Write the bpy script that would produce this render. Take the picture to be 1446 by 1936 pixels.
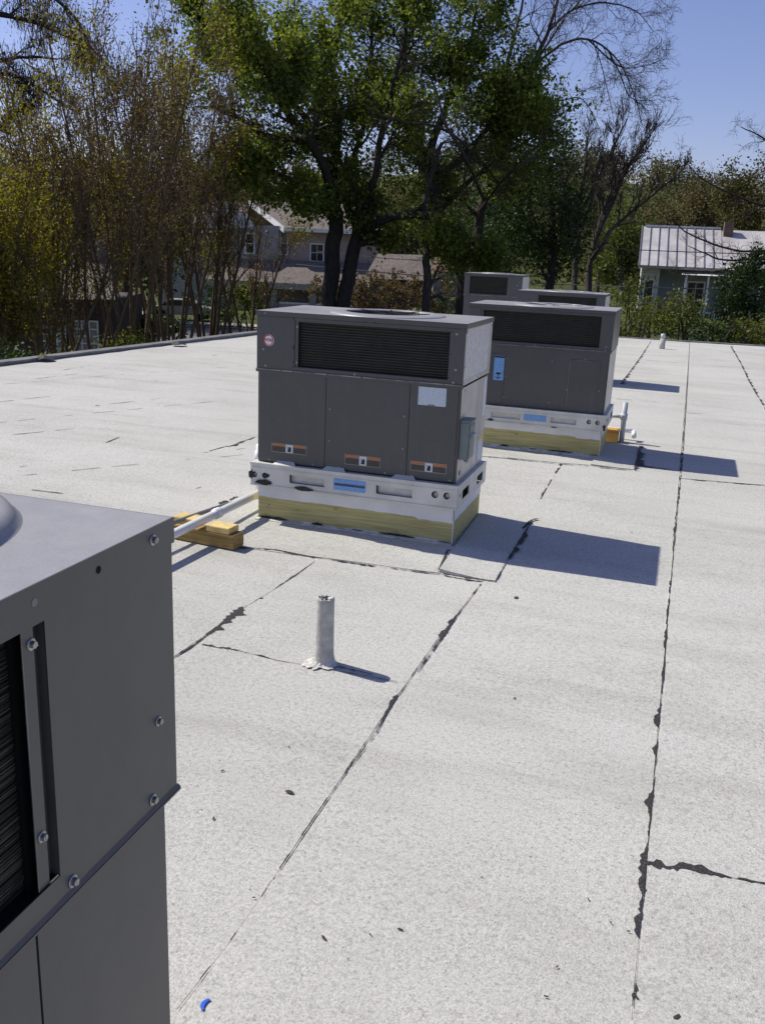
import bpy, bmesh, math, random
import numpy as np
from mathutils import Vector, Matrix
random.seed(7); RNG = np.random.default_rng(7)
S = bpy.context.scene
for o in list(bpy.data.objects): bpy.data.objects.remove(o)
COL = S.collection
# ------------------------------------------------------------------ camera
FPX, PITCH, ROLL, YAW = 1734.7, 0.27706, 0.04300, 0.30695
CAM = np.array([1.1117, -4.8405, 1.5992])
FW = np.array([-math.sin(YAW)*math.cos(PITCH), math.cos(YAW)*math.cos(PITCH), -math.sin(PITCH)])
_r = np.array([math.cos(YAW), math.sin(YAW), 0.0]); _u = np.cross(_r, FW)
RT = math.cos(ROLL)*_r + math.sin(ROLL)*_u
UP = -math.sin(ROLL)*_r + math.cos(ROLL)*_u
cd = bpy.data.cameras.new('camera'); cam = bpy.data.objects.new('camera', cd); COL.objects.link(cam)
m = Matrix(((RT[0], UP[0], -FW[0], CAM[0]), (RT[1], UP[1], -FW[1], CAM[1]), (RT[2], UP[2], -FW[2], CAM[2]), (0, 0, 0, 1)))
cam.matrix_world = m
cd.sensor_fit = 'VERTICAL'; cd.sensor_height = 24; cd.lens = FPX/1936*24
cd.clip_start = 0.05; cd.clip_end = 3000
S.camera = cam
# ------------------------------------------------------------------ light
SUNV = Vector((-1.12, 0.17, 1.247)).normalized()
EL = math.asin(SUNV.z); AZ = math.atan2(SUNV.x, SUNV.y)
w = bpy.data.worlds.new('World'); S.world = w; w.use_nodes = True
nt = w.node_tree; bgn = nt.nodes['Background']
sky = nt.nodes.new('ShaderNodeTexSky'); sky.sky_type = 'NISHITA'; sky.sun_disc = False
sky.sun_elevation = EL; sky.sun_rotation = AZ
sky.air_density = 1.0; sky.dust_density = 0.6; sky.ozone_density = 2.5; sky.altitude = 150
tint = nt.nodes.new('ShaderNodeMix'); tint.data_type = 'RGBA'; tint.blend_type = 'MULTIPLY'; tint.inputs[0].default_value = 1.0
tint.inputs[7].default_value = (1.10, .97, 1.20, 1)      # the phone's white balance
nt.links.new(sky.outputs[0], tint.inputs[6]); nt.links.new(tint.outputs[2], bgn.inputs[0]); bgn.inputs[1].default_value = 0.10
sl = bpy.data.lights.new('sun', 'SUN'); sun = bpy.data.objects.new('sun', sl); COL.objects.link(sun)
sl.energy = 5.0; sl.angle = math.radians(0.5); sl.color = (1.0, 0.955, 0.845)
sun.rotation_euler = SUNV.to_track_quat('Z', 'Y').to_euler(); sun.location = (-20, 5, 25)
S.view_settings.view_transform = 'Standard'; S.view_settings.look = 'None'
S.view_settings.exposure = 0.0; S.view_settings.gamma = 1.0; S.view_settings.use_curve_mapping = False
S.render.engine = 'CYCLES'

# ------------------------------------------------------------------ geometry of the view, used to survey the place
def ray(px, py):
    return FW + RT*(px-723)/FPX - UP*(py-968)/FPX
def G(px, py, z=0.0):
    v = ray(px, py); return CAM + v*(z-CAM[2])/v[2]
def AT(px, py, dist):
    return CAM + ray(px, py)*dist

# ------------------------------------------------------------------ materials
def mat(name, col, rough=0.6, metal=0.0, spec=0.5):
    m = bpy.data.materials.new(name); m.use_nodes = True
    b = m.node_tree.nodes['Principled BSDF']
    b.inputs['Base Color'].default_value = (*col, 1); b.inputs['Roughness'].default_value = rough
    b.inputs['Metallic'].default_value = metal; b.inputs['Specular IOR Level'].default_value = spec
    return m
def N(m, t, **k):
    n = m.node_tree.nodes.new(t)
    for a, v in k.items():
        if a in n.inputs.keys(): n.inputs[a].default_value = v
        else: setattr(n, a, v)
    return n
def L(m, a, b): m.node_tree.links.new(a, b)
def ramp(m, fac, stops, interp='LINEAR'):
    r = N(m, 'ShaderNodeValToRGB'); r.color_ramp.interpolation = interp
    e = r.color_ramp.elements
    while len(e) < len(stops): e.new(0.5)
    for x, (p, c) in zip(e, stops): x.position = p; x.color = (*c, 1) if len(c) == 3 else c
    L(m, fac, r.inputs[0]); return r.outputs[0]
def noise(m, scale, detail=4, rough=0.55, coord='Object', vscale=None):
    tc = N(m, 'ShaderNodeTexCoord'); n = N(m, 'ShaderNodeTexNoise'); n.inputs['Scale'].default_value = scale
    n.inputs['Detail'].default_value = detail; n.inputs['Roughness'].default_value = rough
    if vscale:
        mp = N(m, 'ShaderNodeMapping'); mp.inputs['Scale'].default_value = vscale
        L(m, tc.outputs[coord], mp.inputs[0]); L(m, mp.outputs[0], n.inputs['Vector'])
    else: L(m, tc.outputs[coord], n.inputs['Vector'])
    return n.outputs['Fac']
def mixc(m, fac, a, b, blend='MIX'):
    x = N(m, 'ShaderNodeMix'); x.data_type = 'RGBA'; x.blend_type = blend
    for s, v in ((0, fac), (6, a), (7, b)):
        if isinstance(v, (int, float)): x.inputs[s].default_value = v
        elif isinstance(v, tuple): x.inputs[s].default_value = (*v, 1)
        else: L(m, v, x.inputs[s])
    return x.outputs[2]
def bsdf(m): return m.node_tree.nodes['Principled BSDF']
def bump(m, h, strength=0.3, dist=0.01):
    b = N(m, 'ShaderNodeBump'); b.inputs['Strength'].default_value = strength; b.inputs['Distance'].default_value = dist
    L(m, h, b.inputs['Height']); L(m, b.outputs[0], bsdf(m).inputs['Normal'])
def mottled(name, c1, c2, scale, rough=0.7, metal=0, spec=0.5, bs=0, lo=0.35, hi=0.65, vscale=None, detail=5, r2=None):
    m = mat(name, c1, rough, metal, spec); n = noise(m, scale, detail, vscale=vscale)
    L(m, ramp(m, n, [(lo, c1), (hi, c2)]), bsdf(m).inputs['Base Color'])
    if bs: bump(m, n, bs)
    if r2 is not None:
        q = noise(m, scale*1.7, 5); mr = N(m, 'ShaderNodeMapRange'); mr.inputs[1].default_value = .3; mr.inputs[2].default_value = .7
        mr.inputs[3].default_value = rough; mr.inputs[4].default_value = r2; L(m, q, mr.inputs[0]); L(m, mr.outputs[0], bsdf(m).inputs['Roughness'])
    return m
M = {}
def membrane_mat():
    m = mat('membrane', (.55, .55, .54), .95, 0, .25)
    big = noise(m, 0.55, 6, .62)
    streak = noise(m, 1.0, 6, .65, vscale=(.5, 3.2, 1))
    g = noise(m, 150, 3, .75); g2 = noise(m, 420, 2, .7)
    base = ramp(m, big, [(.30, (.49, .480, .445)), (.52, (.545, .535, .498)), (.72, (.58, .570, .535))])
    c = mixc(m, .8, base, ramp(m, streak, [(.30, (.80, .79, .77)), (.48, (.98, .98, .98)), (.62, (1, 1, 1))]), 'MULTIPLY')
    c = mixc(m, 1.0, c, ramp(m, g, [(.26, (.46, .46, .47)), (.42, (.88, .88, .88)), (.60, (1.07, 1.06, 1.06)), (.75, (1.2, 1.2, 1.2))]), 'MULTIPLY')
    c = mixc(m, 1.0, c, ramp(m, g2, [(.28, (.56, .56, .57)), (.45, (.97, .98, .98)), (.70, (1.12, 1.12, 1.12))]), 'MULTIPLY')
    st = noise(m, 2.3, 5, .6)
    c = mixc(m, .7, c, ramp(m, st, [(.66, (1, 1, 1)), (.76, (.94, .91, .86))]), 'MULTIPLY')
    sp = noise(m, 38, 2, .5)
    c = mixc(m, 1.0, c, ramp(m, sp, [(.73, (1, 1, 1)), (.765, (.50, .48, .46))]), 'MULTIPLY')
    g3 = noise(m, 62, 3, .7)
    c = mixc(m, 1.0, c, ramp(m, g3, [(.30, (.72, .72, .71)), (.48, (.99, .99, .99)), (.70, (1.08, 1.08, 1.07))]), 'MULTIPLY')
    dirt = noise(m, .9, 8, .7, vscale=(.7, 1.6, 1))
    c = mixc(m, .7, c, ramp(m, dirt, [(.36, (.86, .86, .85)), (.46, (.965, .965, .96)), (.56, (1, 1, 1))]), 'MULTIPLY')
    wr = noise(m, 1.0, 3, .5, vscale=(.45, 3.4, 1))
    L(m, c, bsdf(m).inputs['Base Color']); bump(m, g, .55, .005)
    b1 = bsdf(m).inputs['Normal'].links[0].from_node
    b2 = N(m, 'ShaderNodeBump'); b2.inputs['Strength'].default_value = .35; b2.inputs['Distance'].default_value = .05
    L(m, wr, b2.inputs['Height']); L(m, b2.outputs[0], b1.inputs['Normal'])
    return m
M['membrane'] = membrane_mat()
def tar_mat():
    m = mat('tar', (.03, .03, .03), .75, 0, .3); n = noise(m, 230, 3, .8)
    L(m, ramp(m, n, [(.42, (.022, .022, .022)), (.60, (.045, .045, .044)), (.66, (.25, .25, .25))]), bsdf(m).inputs['Base Color']); bump(m, n, .5, .004)
    return m
M['tar'] = tar_mat()
def paint_mat(name, c, rough):
    m = mat(name, c, rough, .0, .55)
    n = noise(m, 2.2, 6, .6); d = noise(m, 30, 4, .6); f = noise(m, 600, 2, .6)
    c1 = tuple(x*.90 for x in c); c2 = tuple(x*1.10 for x in c)
    cc = ramp(m, n, [(.3, c1), (.7, c2)])
    cc = mixc(m, .6, cc, ramp(m, f, [(.3, (.82, .82, .82)), (.7, (1.18, 1.18, 1.18))]), 'MULTIPLY')
    stk = noise(m, 1.0, 6, .7, vscale=(22, 22, 1.3))
    cc = mixc(m, .55, cc, ramp(m, stk, [(.35, (.90, .90, .89)), (.6, (1, 1, 1)), (.74, (1.25, 1.23, 1.18))]), 'MULTIPLY')
    cc = mixc(m, .6, cc, ramp(m, d, [(.35, (.93, .93, .93)), (.65, (1.06, 1.06, 1.06)), (.8, (1.25, 1.22, 1.15))]), 'MULTIPLY')
    L(m, cc, bsdf(m).inputs['Base Color'])
    mr = N(m, 'ShaderNodeMapRange'); mr.inputs[1].default_value = .3; mr.inputs[2].default_value = .7; mr.inputs[3].default_value = rough-.06; mr.inputs[4].default_value = rough+.09
    L(m, n, mr.inputs[0]); L(m, mr.outputs[0], bsdf(m).inputs['Roughness'])
    bump(m, f, .06, .001)
    b1 = bsdf(m).inputs['Normal'].links[0].from_node; wv = noise(m, 2.6, 2, .4)
    b2 = N(m, 'ShaderNodeBump'); b2.inputs['Strength'].default_value = .25; b2.inputs['Distance'].default_value = .012
    L(m, wv, b2.inputs['Height']); L(m, b2.outputs[0], b1.inputs['Normal'])
    return m
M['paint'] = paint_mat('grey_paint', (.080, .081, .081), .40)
M['paint_top'] = paint_mat('grey_paint_dust_and_sky_sheen', (.31, .305, .31), .42)  # dusty tops; bright sky reflection is also put into this lighter base colour
M['paint_edge'] = mottled('worn_edge', (.34, .34, .34), (.10, .10, .11), 9, .45, .3)
M['black'] = mat('black_gap', (.006, .006, .007), .8, 0, .2)
M['fin'] = mottled('coil_fin', (.009, .011, .008), (.018, .020, .013), 14, .7, .0, .3)
M['fin_tube'] = mottled('coil_tube', (.013, .016, .012), (.026, .029, .020), 20, .6, .0)
M['galv'] = mottled('galvanised', (.50, .50, .465), (.66, .66, .62), 5, .45, .15, .5, r2=.6)
M['galv_dark'] = mottled('galvanised_recess', (.46, .46, .42), (.60, .60, .56), 12, .6, .1)
M['fin_light'] = mottled('coil_fin_edge', (.03, .033, .022), (.15, .15, .105), 45, .6, .1)
M['mesh'] = mottled('silver_mesh', (.66, .65, .63), (.80, .79, .77), 30, .45, .1)
M['screw'] = mottled('zinc_screw', (.28, .29, .30), (.42, .42, .42), 60, .33, .85)
M['silver'] = mottled('bare_silver_panel', (.40, .385, .37), (.55, .53, .51), 5, .34, .35, .6, r2=.5)
M['whitepaint'] = mottled('white_paint', (.70, .70, .70), (.80, .80, .79), 6, .6, 0, .4, .05)
M['ivory'] = mottled('ivory_flashing', (.46, .46, .38), (.72, .71, .66), 25, .7, 0, .4, .3)
def wood_mat(name, c1, c2, c3, ax=(1.2, 14, 30)):
    m = mat(name, c1, .75, 0, .3)
    n = noise(m, 3.0, 6, .6, vscale=ax); k = noise(m, 2.2, 3, .5)
    c = ramp(m, n, [(.30, c3), (.45, c1), (.62, c2)])
    c = mixc(m, .7, c, ramp(m, k, [(.35, (.86, .86, .84)), (.6, (1.06, 1.05, 1.02))]), 'MULTIPLY')
    kn = noise(m, 6.0, 2, .5, vscale=(1.3, 1, 2.2))
    c = mixc(m, .8, c, ramp(m, kn, [(.70, (1, 1, 1)), (.78, (.45, .33, .2))]), 'MULTIPLY')
    L(m, c, bsdf(m).inputs['Base Color']); bump(m, n, .15, .003); return m
M['treated'] = wood_mat('treated_pine', (.47, .41, .175), (.57, .51, .25), (.37, .31, .125))
M['cleat'] = wood_mat('yellow_pine', (.68, .50, .19), (.78, .60, .27), (.52, .34, .12), (6, 6, 20))
M['sleeper'] = wood_mat('brown_pine', (.28, .19, .065), (.36, .25, .09), (.17, .11, .04))
M['orangewood'] = wood_mat('orange_pine', (.55, .31, .08), (.65, .40, .13), (.40, .20, .05))
M['pvc'] = mottled('white_pvc', (.76, .76, .75), (.82, .82, .81), 4, .35, 0, .5)
M['conduit'] = mottled('grey_conduit', (.16, .16, .165), (.24, .24, .24), 8, .5, .2)
M['greypvc'] = mottled('grey_pipe', (.42, .45, .50), (.52, .55, .60), 8, .5)
M['ventpaint'] = mottled('roof_coated_pipe', (.36, .35, .325), (.52, .51, .48), 28, .8, 0, .3, .5)
M['mastic'] = mottled('white_mastic', (.44, .43, .39), (.68, .67, .63), 40, .7, 0, .4, .6)
M['greenbox'] = mottled('grey_green_box', (.15, .185, .185), (.19, .225, .225), 9, .45)
M['labelwhite'] = mat('label_white', (.62, .66, .70), .4)
M['labelblue'] = mat('label_blue', (.22, .42, .75), .4)
M['labeldark'] = mat('label_dark', (.035, .03, .03), .4)
M['labelorange'] = mat('label_orange', (.52, .16, .03), .4)
M['yellow'] = mat('label_yellow', (.75, .45, .04), .4)
M['red'] = mat('badge_red', (.55, .03, .03), .35)
M['badge'] = mat('badge_white', (.75, .75, .76), .3)
M['ink'] = mat('ink_black', (.012, .012, .014), .5)
def print_mat(name, base, ink, sx, sz, dens=.5):
    """rows of fine print: flat lettering too small to read"""
    m = mat(name, base, .4); tc = N(m, 'ShaderNodeTexCoord'); sp = N(m, 'ShaderNodeSeparateXYZ'); L(m, tc.outputs['Object'], sp.inputs[0])
    ms = N(m, 'ShaderNodeMath', operation='MULTIPLY'); ms.inputs[1].default_value = sz; L(m, sp.outputs[2], ms.inputs[0])
    fr = N(m, 'ShaderNodeMath', operation='FRACT'); L(m, ms.outputs[0], fr.inputs[0])
    gt = N(m, 'ShaderNodeMath', operation='GREATER_THAN'); gt.inputs[1].default_value = .5; L(m, fr.outputs[0], gt.inputs[0])
    n = noise(m, sx, 2, .6, vscale=(1, 1, .5)); g2 = N(m, 'ShaderNodeMath', operation='GREATER_THAN'); g2.inputs[1].default_value = 1-dens; L(m, n, g2.inputs[0])
    mu = N(m, 'ShaderNodeMath', operation='MULTIPLY'); L(m, gt.outputs[0], mu.inputs[0]); L(m, g2.outputs[0], mu.inputs[1])
    L(m, mixc(m, mu.outputs[0], base, ink), bsdf(m).inputs['Base Color']); return m
M['printwhite'] = print_mat('data_plate_print', (.55, .62, .70), (.25, .29, .33), 420, 95, .42)
M['printblue'] = print_mat('blue_label_print', (.21, .42, .78), (.05, .10, .22), 420, 110, .5)
M['printdark'] = print_mat('warning_print', (.035, .032, .035), (.10, .09, .08), 500, 110, .5)
M['printorange'] = print_mat('warning_header_print', (.50, .17, .04), (.10, .04, .02), 400, 90, .42)
def bark_mat(name, c1, c2, sc=6):
    m = mat(name, c1, .9, 0, .2); n = noise(m, sc, 6, .65, vscale=(2, 2, .5))
    L(m, ramp(m, n, [(.3, c1), (.7, c2)]), bsdf(m).inputs['Base Color']); bump(m, n, .6, .03); return m
M['bark_dark'] = bark_mat('dark_bark', (.022, .019, .016), (.060, .052, .043))
M['bark_grey'] = bark_mat('grey_bark', (.032, .026, .022), (.085, .070, .058))
M['bark_red'] = bark_mat('red_brown_bark', (.085, .055, .034), (.17, .12, .075), 14)
M['twig_pale'] = bark_mat('pale_twig', (.085, .065, .048), (.19, .15, .115))
def leaf_mat(name, cols, trans=.35, clump=.5, rough=.55):
    m = bpy.data.materials.new(name); m.use_nodes = True; t = m.node_tree; b = t.nodes['Principled BSDF']
    geo = N(m, 'ShaderNodeNewGeometry')
    n = noise(m, clump, 3, .5)
    ad = N(m, 'ShaderNodeMath', operation='MULTIPLY_ADD'); L(m, n, ad.inputs[0]); ad.inputs[1].default_value = 1.6; ad.inputs[2].default_value = -.55
    a2 = N(m, 'ShaderNodeMath', operation='MULTIPLY_ADD'); L(m, geo.outputs['Random Per Island'], a2.inputs[0]); a2.inputs[1].default_value = .55; L(m, ad.outputs[0], a2.inputs[2])
    k = len(cols)
    c = ramp(m, a2.outputs[0], [(.08+.84*i/(k-1), q) for i, q in enumerate(cols)])
    L(m, c, b.inputs['Base Color']); b.inputs['Roughness'].default_value = rough; b.inputs['Specular IOR Level'].default_value = .3
    tr = N(m, 'ShaderNodeBsdfTranslucent'); L(m, mixc(m, 1, c, (1.15, 1.25, .6), 'MULTIPLY'), tr.inputs[0])
    mx = N(m, 'ShaderNodeMixShader'); mx.inputs[0].default_value = trans
    L(m, b.outputs[0], mx.inputs[1]); L(m, tr.outputs[0], mx.inputs[2]); L(m, mx.outputs[0], t.nodes['Material Output'].inputs[0])
    return m
M['leaf_green'] = leaf_mat('spring_green_leaf', [(.038, .055, .014), (.09, .122, .024), (.165, .205, .036), (.26, .285, .055)], .5, .45)
M['leaf_dark'] = leaf_mat('dark_green_leaf', [(.014, .028, .009), (.03, .058, .014), (.055, .09, .02)], .3, .6)
M['leaf_myrtle'] = leaf_mat('olive_brown_leaf', [(.07, .042, .018), (.11, .07, .022), (.17, .13, .026), (.23, .20, .028), (.30, .27, .035)], .5, .32)
M['leaf_brown'] = leaf_mat('brown_seed_leaf', [(.075, .048, .028), (.125, .082, .048), (.17, .115, .06)], .35, .8)
M['leaf_drape'] = leaf_mat('grey_drape', [(.022, .022, .02), (.045, .04, .034), (.065, .052, .04)], .15, .8)
M['leaf_hedge'] = leaf_mat('yellow_green_leaf', [(.028, .04, .01), (.065, .085, .017), (.125, .135, .025), (.21, .20, .04)], .4, 1.1)
M['leaf_hill1'] = leaf_mat('hill_brown', [(.07, .052, .027), (.115, .086, .042), (.155, .13, .05)], .15, .12, .9)
M['leaf_hill2'] = leaf_mat('hill_green', [(.045, .062, .016), (.09, .115, .026), (.14, .16, .036)], .2, .12, .9)
M['leaf_hill3'] = leaf_mat('hill_olive', [(.06, .058, .022), (.11, .10, .032), (.16, .14, .045)], .18, .12, .9)
M['grass'] = mottled('lawn', (.035, .055, .012), (.10, .105, .035), .6, .95, 0, .1)
M['asphalt'] = mottled('asphalt', (.10, .10, .10), (.16, .155, .15), 1.2, .9)
M['concrete'] = mottled('pale_concrete', (.36, .32, .26), (.48, .43, .36), .8, .9)
M['hill'] = mottled('hill_ground', (.03, .032, .012), (.06, .05, .025), .05, .95, 0, .1)
M['brick'] = mottled('pinkish_brick', (.36, .28, .24), (.46, .365, .32), 3, .9)
M['siding'] = mottled('white_siding', (.46, .455, .44), (.56, .555, .54), 2, .6)
M['siding_blue'] = mottled('grey_blue_siding', (.20, .235, .27), (.25, .285, .32), 2, .7)
M['trim'] = mottled('white_trim', (.66, .66, .66), (.76, .76, .75), 3, .5)
M['metalroof'] = mottled('metal_roof', (.42, .39, .385), (.58, .55, .54), .9, .5, .1)
M['brownroof'] = mottled('brown_shingle', (.13, .105, .09), (.20, .165, .145), 3.5, .9)
M['brownwall'] = mottled('dark_wall', (.045, .034, .026), (.075, .056, .042), 2, .9)
M['glass'] = mat('window_glass', (.018, .022, .026), .12, 0, .6)
M['curtain'] = mottled('pale_curtain', (.22, .22, .21), (.36, .35, .33), 4, .8)
M['wire'] = mat('black_wire', (.03, .03, .03), .6)
M['wire_grey'] = mat('grey_wire', (.16, .16, .15), .6)
M['blue'] = mat('blue_scrap', (.02, .10, .62), .4)
M['leafdry'] = mottled('dry_leaf', (.02, .017, .014), (.07, .05, .03), 40, .8)
M['stain'] = mottled('rust_stain', (.40, .33, .26), (.50, .45, .40), 20, .95)
M['chimney'] = mottled('chimney_brick', (.13, .085, .06), (.19, .13, .10), 5, .9)
M['palewall'] = mottled('pale_fence', (.24, .23, .21), (.33, .31, .285), 2, .8)
M['rust'] = mottled('rusty_roof', (.14, .065, .035), (.22, .12, .075), 2, .9)

# ------------------------------------------------------------------ mesh helpers
def link(name, me, material=None, parent=None, **props):
    if material is not None:
        me.materials.clear(); me.materials.append(M[material] if isinstance(material, str) else material)
    o = bpy.data.objects.new(name, me); COL.objects.link(o)
    if parent is not None: o.parent = parent
    for k, v in props.items(): o[k] = v
    return o
def thing(name, label, cat, loc=(0, 0, 0), rz=0, group=None):
    o = bpy.data.objects.new(name, None); COL.objects.link(o); o.location = loc; o.rotation_euler.z = rz
    o.empty_display_size = .2
    o['label'] = label; o['category'] = cat
    if group: o['group'] = group
    return o
def tag(o, label, cat, group=None):
    o['label'] = label; o['category'] = cat
    if group: o['group'] = group
    return o
class MB:
    def __init__(s): s.v = []; s.f = []
    def add(s, vs, fs):
        b = len(s.v); s.v += [tuple(map(float, p)) for p in vs]; s.f += [tuple(b+i for i in q) for q in fs]; return s
    def box(s, x0, x1, y0, y1, z0, z1):
        return s.add([(x0,y0,z0),(x1,y0,z0),(x1,y1,z0),(x0,y1,z0),(x0,y0,z1),(x1,y0,z1),(x1,y1,z1),(x0,y1,z1)],
                     [(0,3,2,1),(4,5,6,7),(0,1,5,4),(1,2,6,5),(2,3,7,6),(3,0,4,7)])
    def obox(s, c, ax, ay, az, hx, hy, hz):
        c, ax, ay, az = (np.array(q, float) for q in (c, ax, ay, az)); P = []
        for k in (-1, 1):
            for a, b in ((-1,-1),(1,-1),(1,1),(-1,1)): P.append(c+ax*hx*a+ay*hy*b+az*hz*k)
        return s.add(P, [(0,3,2,1),(4,5,6,7),(0,1,5,4),(1,2,6,5),(2,3,7,6),(3,0,4,7)])
    def tube(s, pts, rad, n=8, cap=True):
        pts = [np.array(p, float) for p in pts]; rad = [rad]*len(pts) if np.isscalar(rad) else rad
        b = len(s.v); up = np.array([0, 0, 1.0])
        for i, p in enumerate(pts):
            d = pts[min(i+1, len(pts)-1)]-pts[max(i-1, 0)]; d = d/(np.linalg.norm(d)+1e-9)
            a = np.cross(d, up if abs(d[2]) < .95 else np.array([1.0, 0, 0])); a /= np.linalg.norm(a); c = np.cross(d, a)
            for k in range(n):
                t = 2*math.pi*k/n; s.v.append(tuple(p+rad[i]*(a*math.cos(t)+c*math.sin(t))))
        for i in range(len(pts)-1):
            for k in range(n):
                s.f.append((b+i*n+k, b+i*n+(k+1) % n, b+(i+1)*n+(k+1) % n, b+(i+1)*n+k))
        if cap: s.f.append(tuple(b+k for k in range(n))[::-1]); s.f.append(tuple(b+(len(pts)-1)*n+k for k in range(n)))
        return s
    def lathe(s, prof, n=48, c=(0, 0, 0), closed=False):
        b = len(s.v)
        for r, z in prof:
            for k in range(n):
                t = 2*math.pi*k/n; s.v.append((c[0]+r*math.cos(t), c[1]+r*math.sin(t), c[2]+z))
        q = len(prof)
        for i in range(q if closed else q-1):
            j = (i+1) % q
            for k in range(n): s.f.append((b+i*n+k, b+i*n+(k+1) % n, b+j*n+(k+1) % n, b+j*n+k))
        return s
    def build(s, name, material, parent=None, smooth=False, bevel=0, **props):
        me = bpy.data.meshes.new(name); me.from_pydata(s.v, [], s.f); me.update()
        if bevel:
            bm = bmesh.new(); bm.from_mesh(me); bmesh.ops.bevel(bm, geom=[e for e in bm.edges], offset=bevel, segments=2, affect='EDGES', clamp_overlap=True)
            bm.to_mesh(me); bm.free()
        if smooth: me.polygons.foreach_set('use_smooth', [True]*len(me.polygons))
        return link(name, me, material, parent, **props)
def quadmesh(name, V, nq, material, parent=None, **props):
    """V: (nq*4,3) loose quads"""
    me = bpy.data.meshes.new(name); me.vertices.add(nq*4); me.vertices.foreach_set('co', V.astype(np.float32).ravel())
    me.loops.add(nq*4); me.loops.foreach_set('vertex_index', np.arange(nq*4, dtype=np.int32))
    me.polygons.add(nq); me.polygons.foreach_set('loop_start', np.arange(nq, dtype=np.int32)*4); me.polygons.foreach_set('loop_total', np.full(nq, 4, np.int32))
    me.update(calc_edges=True)
    return link(name, me, material, parent, **props)
def plate(name, outline, holes, thick, material, parent, origin=(0, 0, 0), ax=(1, 0, 0), ay=(0, 0, 1)):
    """flat sheet with real holes; outline/holes in 2D, mapped on ax,ay at origin, thickness along ax x ay"""
    cu = bpy.data.curves.new(name, 'CURVE'); cu.dimensions = '2D'; cu.fill_mode = 'BOTH'; cu.extrude = thick/2
    for pl in [outline]+holes:
        sp = cu.splines.new('POLY'); sp.points.add(len(pl)-1); sp.use_cyclic_u = True
        for p, q in zip(sp.points, pl): p.co = (q[0], q[1], 0, 1)
    to = bpy.data.objects.new('t', cu); COL.objects.link(to)
    me = bpy.data.meshes.new_from_object(to.evaluated_get(bpy.context.evaluated_depsgraph_get()))
    bpy.data.objects.remove(to); me.name = name
    ax, ay = Vector(ax), Vector(ay); az = ax.cross(ay)
    me.transform(Matrix(((ax.x, ay.x, az.x, origin[0]), (ax.y, ay.y, az.y, origin[1]), (ax.z, ay.z, az.z, origin[2]), (0, 0, 0, 1))))
    return link(name, me, material, parent)
def rect(x0, x1, y0, y1): return [(x0, y0), (x1, y0), (x1, y1), (x0, y1)]
def circ(cx, cy, r, n=20): return [(cx+r*math.cos(2*math.pi*k/n), cy+r*math.sin(2*math.pi*k/n)) for k in range(n)]
def textmesh(name, txt, size, material, parent, loc, ax, ay, thick=.0006):
    cu = bpy.data.curves.new(name, 'FONT'); cu.body = txt; cu.size = size; cu.extrude = thick; cu.align_x = 'CENTER'; cu.align_y = 'CENTER'
    to = bpy.data.objects.new('t', cu); COL.objects.link(to)
    me = bpy.data.meshes.new_from_object(to.evaluated_get(bpy.context.evaluated_depsgraph_get())); bpy.data.objects.remove(to)
    ax, ay = Vector(ax), Vector(ay); az = ax.cross(ay)
    me.transform(Matrix(((ax.x, ay.x, az.x, loc[0]), (ax.y, ay.y, az.y, loc[1]), (ax.z, ay.z, az.z, loc[2]), (0, 0, 0, 1))))
    return link(name, me, material, parent)

# ================================================================== ROOF
def xleft(y): return -7.59+.093*(y+0.0) if y < 10.97 else -6.57+.09*(y-10.97)
def yback(x): return 16.0+.085*x
def Hroof(x, y):
    x = np.asarray(x, float); y = np.asarray(y, float)
    return .003*np.sin(1.7*x+.9*y)+.002*np.sin(3.9*y-1.3*x+1)+.0008*np.sin(9*y+4*x)
mb = MB(); X0, X1, Y0 = -8.6, 13.0, -9.0
roofpoly = [(X1, Y0), (X1, yback(X1)), (xleft(15.45), yback(xleft(15.45))), (xleft(10.97), 10.97), (xleft(Y0), Y0)]
vs = [(x, y, -.03) for x, y in roofpoly]+[(x, y, -.35) for x, y in roofpoly]; n = len(roofpoly)
mb.add(vs, [tuple(range(n)), tuple(range(n, 2*n))[::-1]]+[(i, n+i, n+(i+1) % n, (i+1) % n) for i in range(n)])
roof = mb.build('roof', 'tar', kind='structure')
mbw = MB(); ins = .06
for i in range(n):
    a = np.array(roofpoly[i]); b = np.array(roofpoly[(i+1) % n])
    mbw.add([(a[0], a[1], -3.75), (b[0], b[1], -3.75), (b[0], b[1], -.352), (a[0], a[1], -.352)], [(0, 1, 2, 3)])
mbw.build('building_wall', 'siding_blue', roof)
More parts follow.
